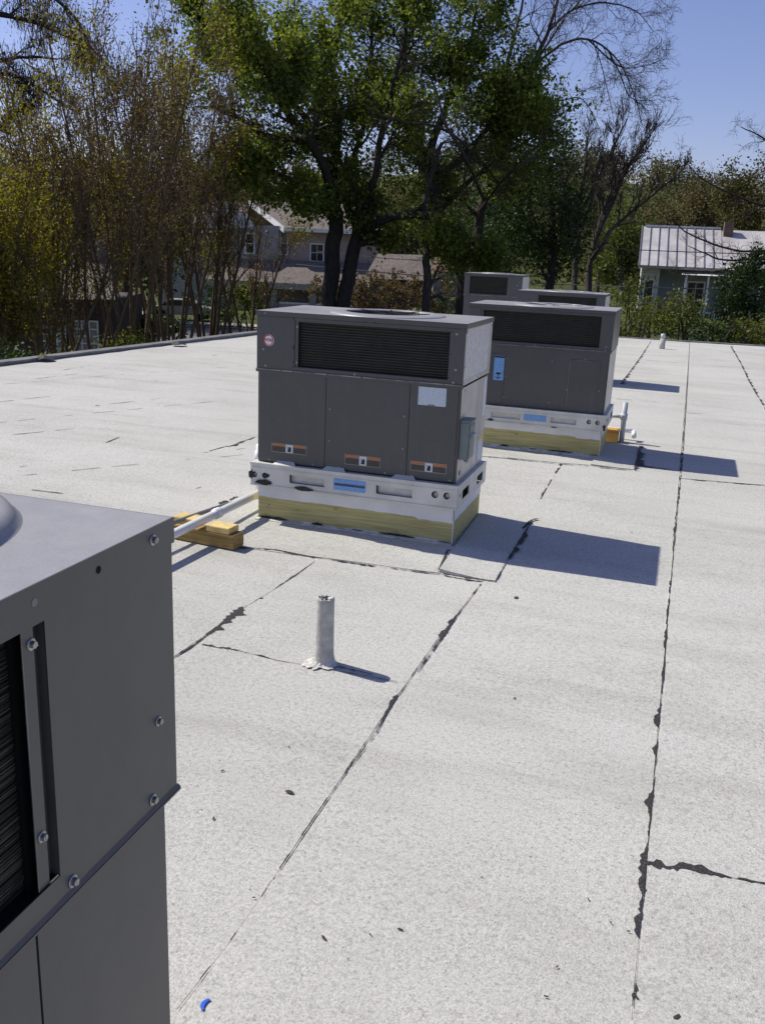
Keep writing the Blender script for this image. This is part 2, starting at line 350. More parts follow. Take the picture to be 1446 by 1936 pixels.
# membrane sheets, 0.92 m rolls, each lapping over its neighbour
seams_x = [-8.1+.9*0, -7.1, -6.2, -5.25, -4.33, -3.4, -2.5, -1.57, -.645, .275, 1.185, 2.07, 3.0, 3.9, 4.8, 5.7, 6.7, 7.7, 8.7, 9.7, 10.7, 11.7, 12.7]
seams_x[0] = -8.6
for k in range(len(seams_x)-1):
    xa, xb = seams_x[k], seams_x[k+1]
    near = -2.7 < xa < 3.2; nx = 9 if near else 4; ny = 200 if near else 70
    U_, V_ = np.meshgrid(np.linspace(0, 1, nx), np.linspace(0, 1, ny))
    jit = lambda y, ph: .010*np.sin(y*1.3+ph)+.006*np.sin(y*4.1+2*ph)
    Xr = xb+.012+jit(Y0+V_*25, k+1); Xl = xa+jit(Y0+V_*25, k)
    X = Xl+(Xr-Xl)*U_; Yt = 16.0+.085*X; Y = Y0+(Yt-Y0)*V_
    XL = np.where(Y < 10.97, -7.59+.093*Y, -6.57+.09*(Y-10.97)); X = np.maximum(X, XL)
    Z = Hroof(X, Y)+.001+.0035*(1-U_)
    idx = np.arange(nx*ny).reshape(ny, nx)
    f = np.stack([idx[:-1, :-1], idx[:-1, 1:], idx[1:, 1:], idx[1:, :-1]], -1).reshape(-1, 4)
    if np.ptp(X[:, -1]) == 0 and X[0, -1] <= X[0, 0]: continue
    vv = np.stack([X, Y, Z], -1).reshape(-1, 3)
    # left edge turned down 4 mm to read as a lap
    me = bpy.data.meshes.new('membrane_sheet')
    top_ = vv[idx[:, 0]].copy(); lap = top_.copy(); lap[:, 2] -= .006; base = len(vv); b3 = base+ny
    allv = np.vstack([vv, top_, lap]); fl = [tuple(q) for q in f.tolist()]+[(b3+i, base+i, base+i+1, b3+i+1) for i in range(ny-1)]
    me.from_pydata(allv.tolist(), [], fl); me.update(); me.polygons.foreach_set('use_smooth', [True]*len(me.polygons))
    link('membrane_sheet', me, 'membrane', roof)
# patches: aprons laid round the curbs
def patch(c, z0, z1, n=18, parent=None, seed=0):
    """c: four ground corners; edge c0-c1 is high (z0), c3-c2 low (z1)"""
    c = [np.array(q[:2]) for q in c]; V = []; rg = np.random.default_rng(seed); ph = rg.uniform(0, 6, 3)
    for j in range(n+1):
        v = j/n
        for i in range(n+1):
            u = i/n; p = (c[0]*(1-u)+c[1]*u)*(1-v)+(c[3]*(1-u)+c[2]*u)*v
            z = z1+(z0-z1)*(1-v)**2 + .0012*math.sin(9*u+ph[0])*(.3+v)+.0006*math.sin(13*v+5*u+ph[1])
            V.append((p[0], p[1], float(Hroof(p[0], p[1]))+.006+z))
    F = [(j*(n+1)+i, j*(n+1)+i+1, (j+1)*(n+1)+i+1, (j+1)*(n+1)+i) for j in range(n) for i in range(n)]
    b = len(V); ring = [i for i in range(n+1)]+[(j*(n+1)+n) for j in range(1, n+1)]+[n*(n+1)+i for i in range(n-1, -1, -1)]+[j*(n+1) for j in range(n-1, 0, -1)]
    V += [(V[i][0], V[i][1], V[i][2]) for i in ring]+[(V[i][0], V[i][1], V[i][2]-.02) for i in ring]; nr_ = len(ring)
    for k in range(len(ring)): F.append((b+k, b+nr_+k, b+nr_+(k+1) % nr_, b+(k+1) % nr_))
    me = bpy.data.meshes.new('membrane_patch'); me.from_pydata(V, [], F); me.update(); me.polygons.foreach_set('use_smooth', [i < n*n for i in range(len(F))])
    return link('membrane_patch', me, 'membrane', roof)
g = lambda *q: [G(*p) for p in q]
patch([(-1.27, -.006), (.03, -.006), G(832, 1084), G(452, 1035)], .006, .0005, seed=1)
patch(g((830, 1082), (905, 976), (1005, 986), (935, 1102))[0:4], .016, .003, seed=2)
patch([G(918, 855), (.60, 2.885), G(1188, 886), G(880, 862)], .006, .0005, seed=3)
patch(g((1116, 881), (1142, 838), (1205, 846), (1200, 889)), .014, .003, seed=4)
# tar bleeding out along the laps
def ribbon(pts, w, bias=1.0, seed=0, zo=.0058, step=.009, px=True, gap=.0, base=.0, name='asphalt_seam'):
    """irregular bead of bitumen; straight on one side, bulging on the other. w = list of widths (m)"""
    P = [np.array((G(*p) if px else p)[:2]) for p in pts]; rg = np.random.default_rng(seed)
    V = []; F = []; cum = 0; run = []
    ph = rg.uniform(0, 6, 6)
    tot = sum(np.linalg.norm(P[i+1]-P[i]) for i in range(len(P)-1)); s0 = 0
    step = max(step, tot/420)
    for i in range(len(P)-1):
        d = P[i+1]-P[i]; ln = np.linalg.norm(d); d = d/ln; nrm = np.array([d[1], -d[0]]); k = max(2, int(ln/step))
        for j in range(k+(i == len(P)-2)):
            t = j/k; s = s0+ln*t; ww = w[i]*(1-t)+w[i+1]*t
            nz = .52+.30*math.sin(s*17+ph[0])+.24*math.sin(s*43+ph[1])+.20*math.sin(s*6.1+ph[2])+.14*math.sin(s*111+ph[3])+.10*rg.normal()
            run.append((P[i]+d*ln*t, nrm, max(base, ww*nz*1.3), max(0, ww*.12*rg.normal()+ww*.1)))
        s0 += ln
    prev = None
    for p, nrm, a, b in run:
        if a < gap: prev = None; continue
        q1 = p+nrm*a*bias; q2 = p-nrm*b*bias
        for q in (q1, q2): V.append((q[0], q[1], float(Hroof(q[0], q[1]))+zo))
        cur = len(V)-2
        if prev is not None: F.append((prev, cur, cur+1, prev+1))
        prev = cur
    if not F: return
    me = bpy.data.meshes.new(name); me.from_pydata(V, [], F); me.update()
    bm = bmesh.new(); bm.from_mesh(me); bmesh.ops.recalc_face_normals(bm, faces=bm.faces[:])
    for f_ in bm.faces:
        if f_.normal.z < 0: f_.normal_flip()
    bm.to_mesh(me); bm.free()
    return link(name, me, 'tar', roof)
rb = ribbon
# seam at x=1.19, right
rb([(1206, 1775), (1207, 1758), (1209, 1742), (1212, 1715), (1216, 1680)], [.002, .016, .030, .008, .012], -1, 2)
rb([(1216, 1690), (1218, 1640), (1223, 1600), (1228, 1560), (1232, 1520), (1238, 1470)], [.016, .020, .014, .003, .014, .001], -1, 3)
rb([(1240, 1450), (1241, 1420), (1244, 1405)], [.001, .012, .001], -1, 4)
rb([(1242, 1385), (1244, 1362), (1246, 1342)], [.004, .030, .006], -1, 5)
rb([(1248, 1335), (1255, 1240), (1262, 1150), (1268, 1090)], [.003, .008, .004, .009], -1, 6, gap=.002)
rb([(1270, 1060), (1276, 990), (1284, 920), (1290, 860)], [.003, .008, .004, .010], -1, 7, gap=.002)
rb([(1290, 860), (1296, 780), (1300, 720), (1303, 645)], [.014, .009, .008, .006], -1, 8, gap=.003)
rb([(1250, 1310), (1301, 680)], [.004, .006], 1, 42, zo=.0050)
rb([(910, 1105), (850, 1180), (745, 1325), (640, 1480), (545, 1622)], [.003]*5, 1, 90, base=.0016, zo=.0052)
rb([(1216, 1680), (1222, 1620), (1244, 1360), (1268, 1090), (1290, 860), (1303, 645)], [.003, .003, .003, .004, .006, .008], 1, 91, base=.0014, zo=.0052)
rb([(595, 1062), (520, 1114), (468, 1146), (331, 1244)], [.003]*4, 1, 92, base=.0012, zo=.0052)
rb([(540, 1630), (430, 1790), (335, 1912)], [.001]*3, 1, 93, base=.0007, zo=.0052)
rb([(1216, 1680), (1205, 1790), (1194, 1930)], [.001]*3, 1, 94, base=.0006, zo=.0052)
rb([(1200, 1862), (1197, 1884), (1194, 1905)], [.004, .028, .004], -1, 97)
rb([(1199, 1880), (1206, 1892)], [.008, .012], 1, 98)
# cross seam lower right
rb([(1222, 1638), (1250, 1640), (1290, 1646), (1340, 1657), (1446, 1676), (1560, 1700)], [.036, .052, .040, .022, .009, .006], -1, 9)
rb([(1283, 905), (1330, 909), (1446, 918), (1600, 930)], [.022, .03, .012, .012], 1, 10)
rb([(1300, 782), (1330, 784)], [.02, .01], 1, 11)
rb([(1380, 655), (1400, 690), (1415, 722), (1446, 775), (1500, 860)], [.03, .02, .03, .02, .02], -1, 12, gap=.004)
rb([(1230, 645), (1210, 675), (1192, 700), (1172, 727)], [.01, .03, .025, .05], -1, 13, gap=.004)
rb([(1205, 680), (1300, 688), (1440, 700)], [.012, .008, .008], 1, 43, gap=.002)
rb([(1165, 755), (1290, 765)], [.01, .006], 1, 44, gap=.003)
# seam at x=.28
rb([(910, 1105), (890, 1130), (868, 1160), (850, 1180)], [.014, .002, .005, .010], 1, 14)
rb([(862, 1168), (845, 1195), (820, 1230), (790, 1272)], [.008, .020, .013, .003], 1, 15)
rb([(768, 1296), (745, 1325), (728, 1355), (712, 1385)], [.003, .014, .004, .006], 1, 16)
rb([(712, 1385), (640, 1480), (580, 1570), (530, 1645)], [.003, .004, .003, .005], 1, 17, gap=.001)
rb([(520, 1662), (430, 1790), (340, 1905)], [.002, .002, .0025], 1, 18, gap=.0018)
rb([(1063, 878), (1045, 905), (1022, 945)], [.02, .008, .01], 1, 19, gap=.002)
# seam x=-.64
rb([(595, 1062), (560, 1088), (520, 1114)], [.002, .012, .003], 1, 20)
rb([(470, 1144), (455, 1151), (438, 1162), (413, 1184)], [.004, .055, .075, .010], -1, 21)
rb([(415, 1184), (402, 1193), (388, 1203)], [.004, .048, .02], -1, 22)
rb([(405, 1195), (370, 1222), (331, 1244), (300, 1268)], [.010, .012, .004, .004], 1, 23)
rb([(382, 1222), (410, 1226), (450, 1232), (490, 1242), (518, 1249)], [.010, .026, .018, .012, .002], -1, 24)
rb([(518, 1249), (600, 1262), (700, 1280), (775, 1294)], [.002, .002, .004, .006], 1, 25)
# apron edges round the first unit
rb([(455, 1036), (520, 1040), (600, 1055), (700, 1070), (830, 1086)], [.015, .010, .012, .018, .008], 1, 26, zo=.0085)
rb([(845, 1043), (838, 1058), (827, 1083)], [.026, .012, .016], -1, 27, zo=.0125)
rb([(824, 1082), (850, 1090), (890, 1096), (935, 1101)], [.012, .020, .022, .008], 1, 28, zo=.0125)
rb([(935, 1102), (955, 1066), (972, 1042), (1004, 988)], [.004, .006, .03, .006], 1, 29, zo=.0125)
rb([(986, 1003), (998, 990), (1012, 984)], [.01, .03, .022], 1, 30, zo=.0125)
rb([(860, 863), (960, 868), (1060, 878), (1190, 889)], [.012, .014, .014, .030], 1, 31, zo=.0125)
rb([(1118, 878), (1126, 872)], [.03, .045], 1, 32, zo=.0125)
rb([(1198, 890), (1204, 868), (1208, 845)], [.045, .05, .04], 1, 33, zo=.0125)
rb([(1210, 880), (1285, 890)], [.02, .016], 1, 34, zo=.0085)
# streaks on the far left field
for k, (a, b) in enumerate([((0, 894), (62, 880)), ((395, 853), (480, 828)), ((270, 716), (306, 722)), ((120, 700), (180, 690)), ((0, 760), (120, 748)), ((200, 838), (225, 828)), ((0, 825), (140, 812)), ((350, 930), (380, 921)), ((400, 672), (450, 668)), ((120, 935), (60, 928)), ((180, 768), (330, 752)), ((40, 720), (160, 706))]):
    rb([a, b], [.012, .006], 1, 50+k, gap=.004, step=.05)
rb([(405, 850), (440, 842), (480, 827)], [.012, .03, .014], 1, 62, gap=.004)
rb([(330, 1000), (400, 962), (460, 935)], [.03, .02, .04], -1, 63, gap=.01)
rb([(0, 800), (480, 752)], [.007, .005], 1, 95, base=.0, gap=.0035, step=.04)
rb([(0, 905), (478, 858)], [.007, .005], 1, 96, base=.0, gap=.0035, step=.04)
rb([(330, 862), (480, 846)], [.007, .005], 1, 97, base=.0, gap=.0035, step=.04)
rb([(0, 727), (480, 690)], [.007, .005], 1, 98, base=.0, gap=.0035, step=.04)
# raised edge of the roof
def edge_run(a, b, wdt, h, name='roof_edge', material='conduit', jag=.01):
    a = np.array(a); b = np.array(b); d = (b-a); ln = np.linalg.norm(d); d /= ln; nr = np.array([-d[1], d[0]]); k = int(ln/.25); rg = np.random.default_rng(int(ln*100))
    V = []; F = []
    for i in range(k+1):
        p = a+d*ln*i/k; j = rg.normal()*jag
        for o_, z in ((-wdt/2+j, -.02), (-wdt/2+.02+j, h+j*.5), (wdt/2, h), (wdt/2+.01, -.34)): V.append((*(p+nr*o_), z))
    for i in range(k):
        for q in range(3): F.append((i*4+q, i*4+4+q, i*4+5+q, i*4+1+q))
    me = bpy.data.meshes.new(name); me.from_pydata(V, [], F); me.update(); return link(name, me, material, roof)
edge_run((xleft(10.97), 10.97), (xleft(Y0), Y0), -.16, .05)
edge_run((xleft(15.45), yback(xleft(15.45))), (xleft(10.97), 10.97), -.16, .05)
edge_run((X1, yback(X1)), (xleft(15.45), yback(xleft(15.45))), -.12, .02, jag=.005)
for q, sz in (((85, 683), .15), ((338, 655), .14)):
    c = G(*q); mb = MB(); bmv = []
    for k in range(7):
        t = 2*math.pi*k/7; bmv.append((c[0]+sz*math.cos(t)*(1+.3*math.sin(3*k)), c[1]+sz*.9*math.sin(t), .055-.03*(k in (0, 1, 5))))
    mb.add(bmv+[(c[0], c[1], .085)], [(k, (k+1) % 7, 7) for k in range(7)]); mb.build('asphalt_patch', 'tar', roof)

# ================================================================== HVAC UNITS
W, D = 1.22, .69
screw_me = None
def screw_mesh(r=.006):
    mb = MB(); mb.lathe([(0, .0), (r*1.5, .0), (r*1.5, .0012), (r*1.3, .002), (0, .002)], 14)
    mb.lathe([(r*.95, .002), (r*.95, .0065), (r*.8, .0072), (0, .0072)], 6)
    mb.box(-r*.8, r*.8, -r*.14, r*.14, .0068, .0078)
    me = bpy.data.meshes.new('screw'); me.from_pydata(mb.v, [], mb.f); me.update(); return me
SCREW = screw_mesh()
def screw(parent, loc, face='F', s=1.0, rot=None):
    o = link('screw', SCREW, None, parent)
    if not SCREW.materials: SCREW.materials.append(M['screw'])
    s = s*(.72 if parent is not u0 else .82); o.location = loc; o.scale = (s, s, s)
    o.rotation_euler = {'F': (math.pi/2, 0, 0), 'R': (0, math.pi/2, 0), 'T': (0, 0, 0)}[face]
    if rot: o.rotation_euler.rotate_axis('Z', rot)
    return o
def warn_label(root, x0, x1, za, zb_, y, mid=None):
    """warning sticker: white border, orange header, dark text panels, white pictogram"""
    lab = MB().box(x0, x1, y-.0012, y, za, zb_).build('warning_label', 'palewall', root)
    w_ = x1-x0; h = zb_-za; e = .004; c0 = x0+w_*.40; c1 = x0+w_*.62
    for p0, p1 in ((x0+e, c0), (c1, x1-e)):
        MB().box(p0, p1, y-.002, y-.0012, zb_-h*.30, zb_-e).build('header', 'printorange', lab)
    for p0, p1 in ((x0+e, c0), (c1, x1-e)):
        MB().box(p0, p1, y-.002, y-.0012, za+e, zb_-h*.34).build('print', 'printdark', lab)
    MB().box(c0+.002, c1-.002, y-.0024, y-.0012, za+e, zb_-e).build('pictogram_field', 'labelwhite', lab)
    cx = (c0+c1)/2; cz = (za+zb_)/2
    p = MB(); p.add([(cx-.012, y-.003, cz-.018), (cx+.010, y-.003, cz-.020), (cx+.013, y-.003, cz+.002), (cx+.006, y-.003, cz+.014), (cx-.002, y-.003, cz+.010), (cx-.008, y-.003, cz-.004)], [(0, 1, 2, 3, 4, 5)])
    p.add([(cx-.018, y-.003, cz+.018), (cx-.006, y-.003, cz+.008), (cx-.010, y-.003, cz+.004), (cx-.001, y-.003, cz-.006), (cx-.013, y-.003, cz+.002), (cx-.010, y-.003, cz+.007)], [(0, 1, 2, 3, 4, 5)])
    p.build('pictogram', 'ink', lab)
    return lab
def make_unit(root, zt=1.245, zm=.915, zr=.368, zb=.232, coil=(-.966, -.085), splits=(-.79, -.295), style=1, side=True, W=W, D=D, dome=None, detail=2):
    i = .006
    # --- top panel with a real opening, turned-down flange
    cx, cy, R, Ro = dome or (-W*.45, D/2, .333, .235)
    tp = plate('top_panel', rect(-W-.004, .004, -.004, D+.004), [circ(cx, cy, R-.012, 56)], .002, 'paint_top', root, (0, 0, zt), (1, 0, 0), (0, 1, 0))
    fl = MB()
    fl.box(-W-.004, .004, -.006, -.004, zt-.026, zt+.0012); fl.box(.004, .006, -.006, D+.006, zt-.026, zt+.0012)
    fl.box(-W-.006, -W-.004, -.006, D+.006, zt-.026, zt+.0012); fl.box(-W-.004, .004, D+.004, D+.006, zt-.026, zt+.0012)
    fl.build('flange', 'paint', tp)
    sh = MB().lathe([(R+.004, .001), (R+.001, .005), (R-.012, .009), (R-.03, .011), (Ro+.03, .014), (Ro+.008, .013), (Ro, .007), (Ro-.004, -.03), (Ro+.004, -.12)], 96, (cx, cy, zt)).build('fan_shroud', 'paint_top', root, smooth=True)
    gd = MB(); rr = .035
    for k in range(int((Ro-.02)/.020)):
        r0 = .04+k*.020; gd.tube([(cx+r0*math.cos(t), cy+r0*math.sin(t), zt+.004+.004*(1-r0/Ro)) for t in np.linspace(0, 2*math.pi, 40)], .0017, 4, False)
    for k in range(8):
        t = 2*math.pi*(k+.3)/8; gd.tube([(cx+.03*math.cos(t), cy+.03*math.sin(t), zt+.006), (cx+(Ro+.01)*math.cos(t), cy+(Ro+.01)*math.sin(t), zt+.012)], .0028, 4)
    gd.build('fan_guard', 'black' if detail > 1 else 'conduit', root)
    fn = MB().lathe([(0, .03), (.05, .03), (.055, .0), (.055, -.03)], 20, (cx, cy, zt-.08)).build('fan_hub', 'black', root)
    for k in range(4):
        t = math.pi/2*k+.4; c, s = math.cos(t), math.sin(t); b = MB(); V = []
        for r0, wv in ((.05, .05), (.14, .09), (Ro-.02, .11)):
            for sg, z in ((-1, -.02), (1, .02)): V.append((cx+c*r0-s*wv*sg, cy+s*r0+c*wv*sg, zt-.075+z))
        b.add(V, [(0, 1, 3, 2), (2, 3, 5, 4)]); b.build('fan_blade', 'conduit', root)
    MB().box(-W+.03, -.03, .03, D-.03, zm-.02, zm-.015).build('inner_floor', 'black', root)
    # --- upper casing front
    z1 = zt-.028; c0, c1 = coil; y0, y1 = -.002, .0
    up = MB(); up.box(-W, c0-.022, 0, .003, zm, z1); up.box(c1, 0, 0, .003, zm, z1)
    up.box(c0-.022, c1, 0, .003, z1-.012, z1); up.box(c0-.022, c1, 0, .003, zm, zm+.026)
    up.box(-W, 0, .003, .02, z1-.02, z1)
    up.box(c0-.022, c0-.020, .003, .02, zm+.026, z1-.012)     # reveal
    up.box(c1-.002, c1-.0001, .003, .03, zm+.026, z1-.012)
    up.box(c0-.020, c1-.002, .003, .02, zm+.026, zm+.028)
    up.box(-W, -W+.003, .003, D, zm, z1)                      # left side
    up.box(-W, 0, D-.003, D, zm, z1)                          # back
    up.build('upper_casing', 'paint', root)
    MB().box(c0-.020, c0, .006, .009, zm+.028, z1-.012).build('flange_strip', 'paint', root)
    MB().box(-W-.004, .003, -.005, -.0002, zm-.004, zm+.006).box(-W-.004, .003, -.0045, .004, zm-.014, zm-.004).build('drip_ledge', 'paint', root)
    eg = MB(); rg = random.Random(int(zt*100)+style); x = -W
    while x < -.02:
        l = rg.uniform(.05, .22) if x > -.9 else rg.uniform(.03, .08)
        eg.box(x, min(x+l, 0), -.0068, -.005, zm-.001, zm+.0045); x += l+rg.uniform(.004, .02)
    eg.build('worn_edge', 'paint_edge', root)
    # coil: dark core, tubes and the fin block
    ck = MB().box(c0-.02, c1, .028, .034, zm+.02, z1-.01).build('coil', 'fin', root)
    tb = MB(); nt_ = 17
    for k in range(nt_):
        z = zm+.034+(z1-.018-zm-.034)*(k+.5)/nt_; tb.box(c0, c1-.001, .0235, .028, z-.0035, z+.0015)
    tb.build('coil_tubes', 'fin_tube', ck, kind='stuff')
    # --- right side, upper
    if side:
        f0, f1 = .034, D-.055
        fr = MB(); fr.box(-.003, 0, .003, f0, zm, z1); fr.box(-.003, 0, f1, D-.003, zm, z1); fr.box(-.003, 0, f0, f1, z1-.006, z1); fr.box(-.003, 0, f0, f1, zm, zm+.024)
        fr.build('side_frame', 'silver', root)
        core = MB().box(-.016, -.012, f0-.01, f1+.01, zm+.02, z1-.004).build('side_coil', 'mesh', root)
        ms = MB(); ny = 58; nz = 30
        for k in range(ny+1):
            y = f0+(f1-f0)*k/ny; ms.box(-.0065, -.003, y-.0022, y+.0022, zm+.024, z1-.006)
        for k in range(nz+1):
            z = zm+.026+(z1-.01-zm-.026)*k/nz; ms.box(-.0055, -.0025, f0, f1, z-.0020, z+.0020)
        ms.build('coil_guard_mesh', 'mesh', core, kind='stuff')
        for y, z in ((.016, z1-.02), (.016, zm+.1), (.016, zm+.015), (D*.5, zm+.013), (D-.02, zm+.013), (D-.02, z1-.02)): screw(root, (.0, y, z), 'R', .8)
    else:
        MB().box(-.003, 0, .003, D-.003, zm, z1).build('side_frame', 'paint', root)
    # --- lower casing
    lo = MB(); xl, xr = -W+i, -i
    lo.box(xl, xl+.003, .02, D-i, zr, zm-.014); lo.box(xl, xr, D-i-.003, D-i, zr, zm-.014); lo.box(xl+.003, xr-.02, .0135, .016, zr, zm-.014)
    lo.box(xr-.010, xr, .0065, .016, zr, zm-.014)
    lo.build('lower_casing', 'black', root)  # coloured black to hold the darkness behind the panel gaps
    if style == 1:
        xs = [xl]+list(splits)+[xr-.012]
        for a, b in zip(xs[:-1], xs[1:]):
            p = MB().box(a+.0013, b-.0013, .0055, .0085, zr+.006, zm-.0145).build('front_panel', 'paint', root, bevel=.0008)
        MB().box(xr-.0105, xr, .0035, .0063, zr, zm-.015).build('corner_post', 'paint', root)
        for x in (-.83+.065, -.302+-.02):
            for z in (.72, .535): screw(root, (x, .0055, z-.0), 'F', .7)
        for x in (-1.14, -.86, -.70, -.42, -.26, -.04): screw(root, (x, .0055, zr+.018), 'F', .8)
        screw(root, (-1.18, 0, 1.03), 'F'); screw(root, (-1.165, 0, .937), 'F'); screw(root, (-.62, 0, .93), 'F')
        screw(root, (-.045, 0, 1.0), 'F', 1.1); screw(root, (-.055, 0, .93), 'F', 1.1); screw(root, (-.05, 0, 1.19), 'F', 1.1); screw(root, (-1.165, -.004, 1.232), 'F')
        screw(root, (-.974, .006, 1.17), 'F'); screw(root, (-.974, .006, .97), 'F')
        for z, h in ((1.205, .008), (1.04, .025), (.965, .012), (.94, .006)): MB().box(-.995, -.990, -.0006, 0, z, z+h).build('slot', 'black', root)
        for x, z in ((-.51, 1.222), (-.56, 1.222), (-.078, 1.2), (-.078, 1.08), (-.08, .955)): MB().lathe([(0, 0), (.003, 0)], 8).build('slot', 'black', root).matrix_local = Matrix.Translation((x, -.0062 if z > 1.217 else -.0006, z)) @ Matrix.Rotation(math.pi/2, 4, 'X')
    else:
        MB().box(xl, xr-.012, .0055, .0085, zr+.003, zm-.0145).build('front_panel', 'paint', root)
        MB().box(xr-.0105, xr, .0035, .0063, zr, zm-.015).build('corner_post', 'paint', root)
        dr = MB().box(-.318, -.075, .002, .0052, zr+.002, .795).build('access_door', 'paint', root, bevel=.001)
        MB().box(-.322, -.3185, .000, .0052, zr+.02, .798).box(-.3185, -.085, .000, .0052, .7955, .799).build('door_lip', 'paint_edge', dr)
        d2 = MB().box(-1.16, -.862, .002, .0052, .385, .795).build('access_panel', 'paint', root, bevel=.001)
        MB().box(-1.16, -.862, .0005, .0052, .7955, .799).build('panel_lip', 'paint_edge', d2)
        for x, z in ((-.85, .77), (-.85, .62), (-.85, .44), (-.47, .775), (-.465, .43), (-.20, .81), (-.332, .55), (-.065, .56)): screw(root, (x, .0055, z), 'F', .8)
        for x, z in ((-.62, zm+.012), (-.045, zm+.04), (-.05, zm+.012)): screw(root, (x, 0, z), 'F', .9)
    # right side lower panel
    sp = MB().box(xr-.003, xr, .017, D-i, zr, zm-.0145).build('side_panel', 'silver', root)
    # --- base rail: front and side plates with real openings
    bx0, bx1, by0, by1 = -W-.022, .018, -.030, D+.02
    rf = [rect(-.985, -.775, zb+.040, zb+.082), rect(-.450, -.245, zb+.040, zb+.082), circ(-.110, zb+.072, .019), circ(-.042, zb+.072, .019), circ(-1.215, zb+.062, .017), circ(-1.150, zb+.062, .017)]
    if style == 2: rf = [rect(-.94, -.69, zb+.036, zb+.080), rect(-.43, -.22, zb+.036, zb+.080), circ(-.115, zb+.071, .018), circ(-.045, zb+.071, .018)]
    br = plate('base_rail', rect(bx0, bx1, zb, zr-.012), rf, .003, 'galv', root, (0, by0, 0), (1, 0, 0), (0, 0, 1))
    rs = [rect(.085, .245, zb+.032, zb+.085), rect(.46, .62, zb+.032, zb+.085), circ(.03, zb+.07, .012)]
    plate('side_rail', rect(by0+.002, by1, zb, zr-.012), rs, .003, 'galv', root, (bx1, 0, 0), (0, 1, 0), (0, 0, 1))
    b2 = MB(); b2.box(bx0, bx1-.002, by0+.012, by0+.016, zb+.002, zr-.014)
    b2.build('rail_recess', 'galv_dark', root)
    MB().box(bx1-.05, bx1-.045, by0+.03, by1-.01, zb+.002, zr-.014).build('rail_gap', 'black', root)
    MB().box(bx0, bx0+.003, by0+.002, by1, zb, zr-.012).box(bx0+.003, bx1-.003, by1-.003, by1, zb, zr-.012).build('rail_back', 'galv', root)
    lip = MB(); lip.box(bx0-.003, bx1+.003, by0-.005, by0+.03, zr-.012, zr-.0005); lip.box(bx1-.03, bx1+.003, by0+.03, by1, zr-.012, zr-.0005); lip.box(bx0-.003, bx1-.03, by0+.03, by1, zr-.012, zr-.002)
    lip.box(bx0-.002, bx1+.002, by0-.004, by0-.001, zr-.030, zr-.027)
    lip.box(bx0-.002, bx1+.002, by0-.006, by0-.0015, zb-.002, zb+.006)
    lip.build('rail_lip', 'galv', root)
    for a in (-.93, -.62, -.20) if style == 1 else ():
        c = a-.1 if style == 1 else a
        MB().add([(c-.075, by0+.001, zr), (c+.075, by0+.001, zr), (c+.05, .004, zr+.018), (c-.055, .004, zr+.018)], [(0, 1, 2, 3)]).build('rail_tab', 'galv', root)
    for x0_, x1_, z0_, z1_ in ([(-.985, -.775, .040, .082), (-.450, -.245, .040, .082)] if style == 1 else []):
        q = MB(); q.box(x0_-.004, x0_+.003, by0-.0045, by0-.0017, zb+z0_, zb+z1_+.003); q.box(x0_, x1_+.004, by0-.0045, by0-.0017, zb+z0_-.003, zb+z0_); q.build('slot_shade', 'black', root)  # shade inside the slots, drawn as black strips on left and lower edges
    for (hx, hz, hr) in ([(-.110, .072, .019), (-.042, .072, .019), (-1.215, .062, .017), (-1.150, .062, .017)] if style == 1 else [(-.115, .071, .018), (-.045, .071, .018)]):
        V = []; 
        for i_ in range(19):
            a_ = math.radians(60+225*i_/18); e_ = .0045*math.sin(math.pi*i_/18)+.0008
            V += [(hx+(hr+.001)*math.cos(a_), by0-.0022, zb+hz+(hr+.001)*math.sin(a_)), (hx+(hr-e_*1.6)*math.cos(a_), by0-.0022, zb+hz+(hr-e_*1.6)*math.sin(a_))]
        MB().add(V, [(2*i_, 2*i_+1, 2*i_+3, 2*i_+2) for i_ in range(18)]).build('hole_shade', 'black', root)  # shade inside the round holes, painted as black crescents
    return dict(bx0=bx0, bx1=bx1, by0=by0, by1=by1, zb=zb, zr=zr, xr=xr)
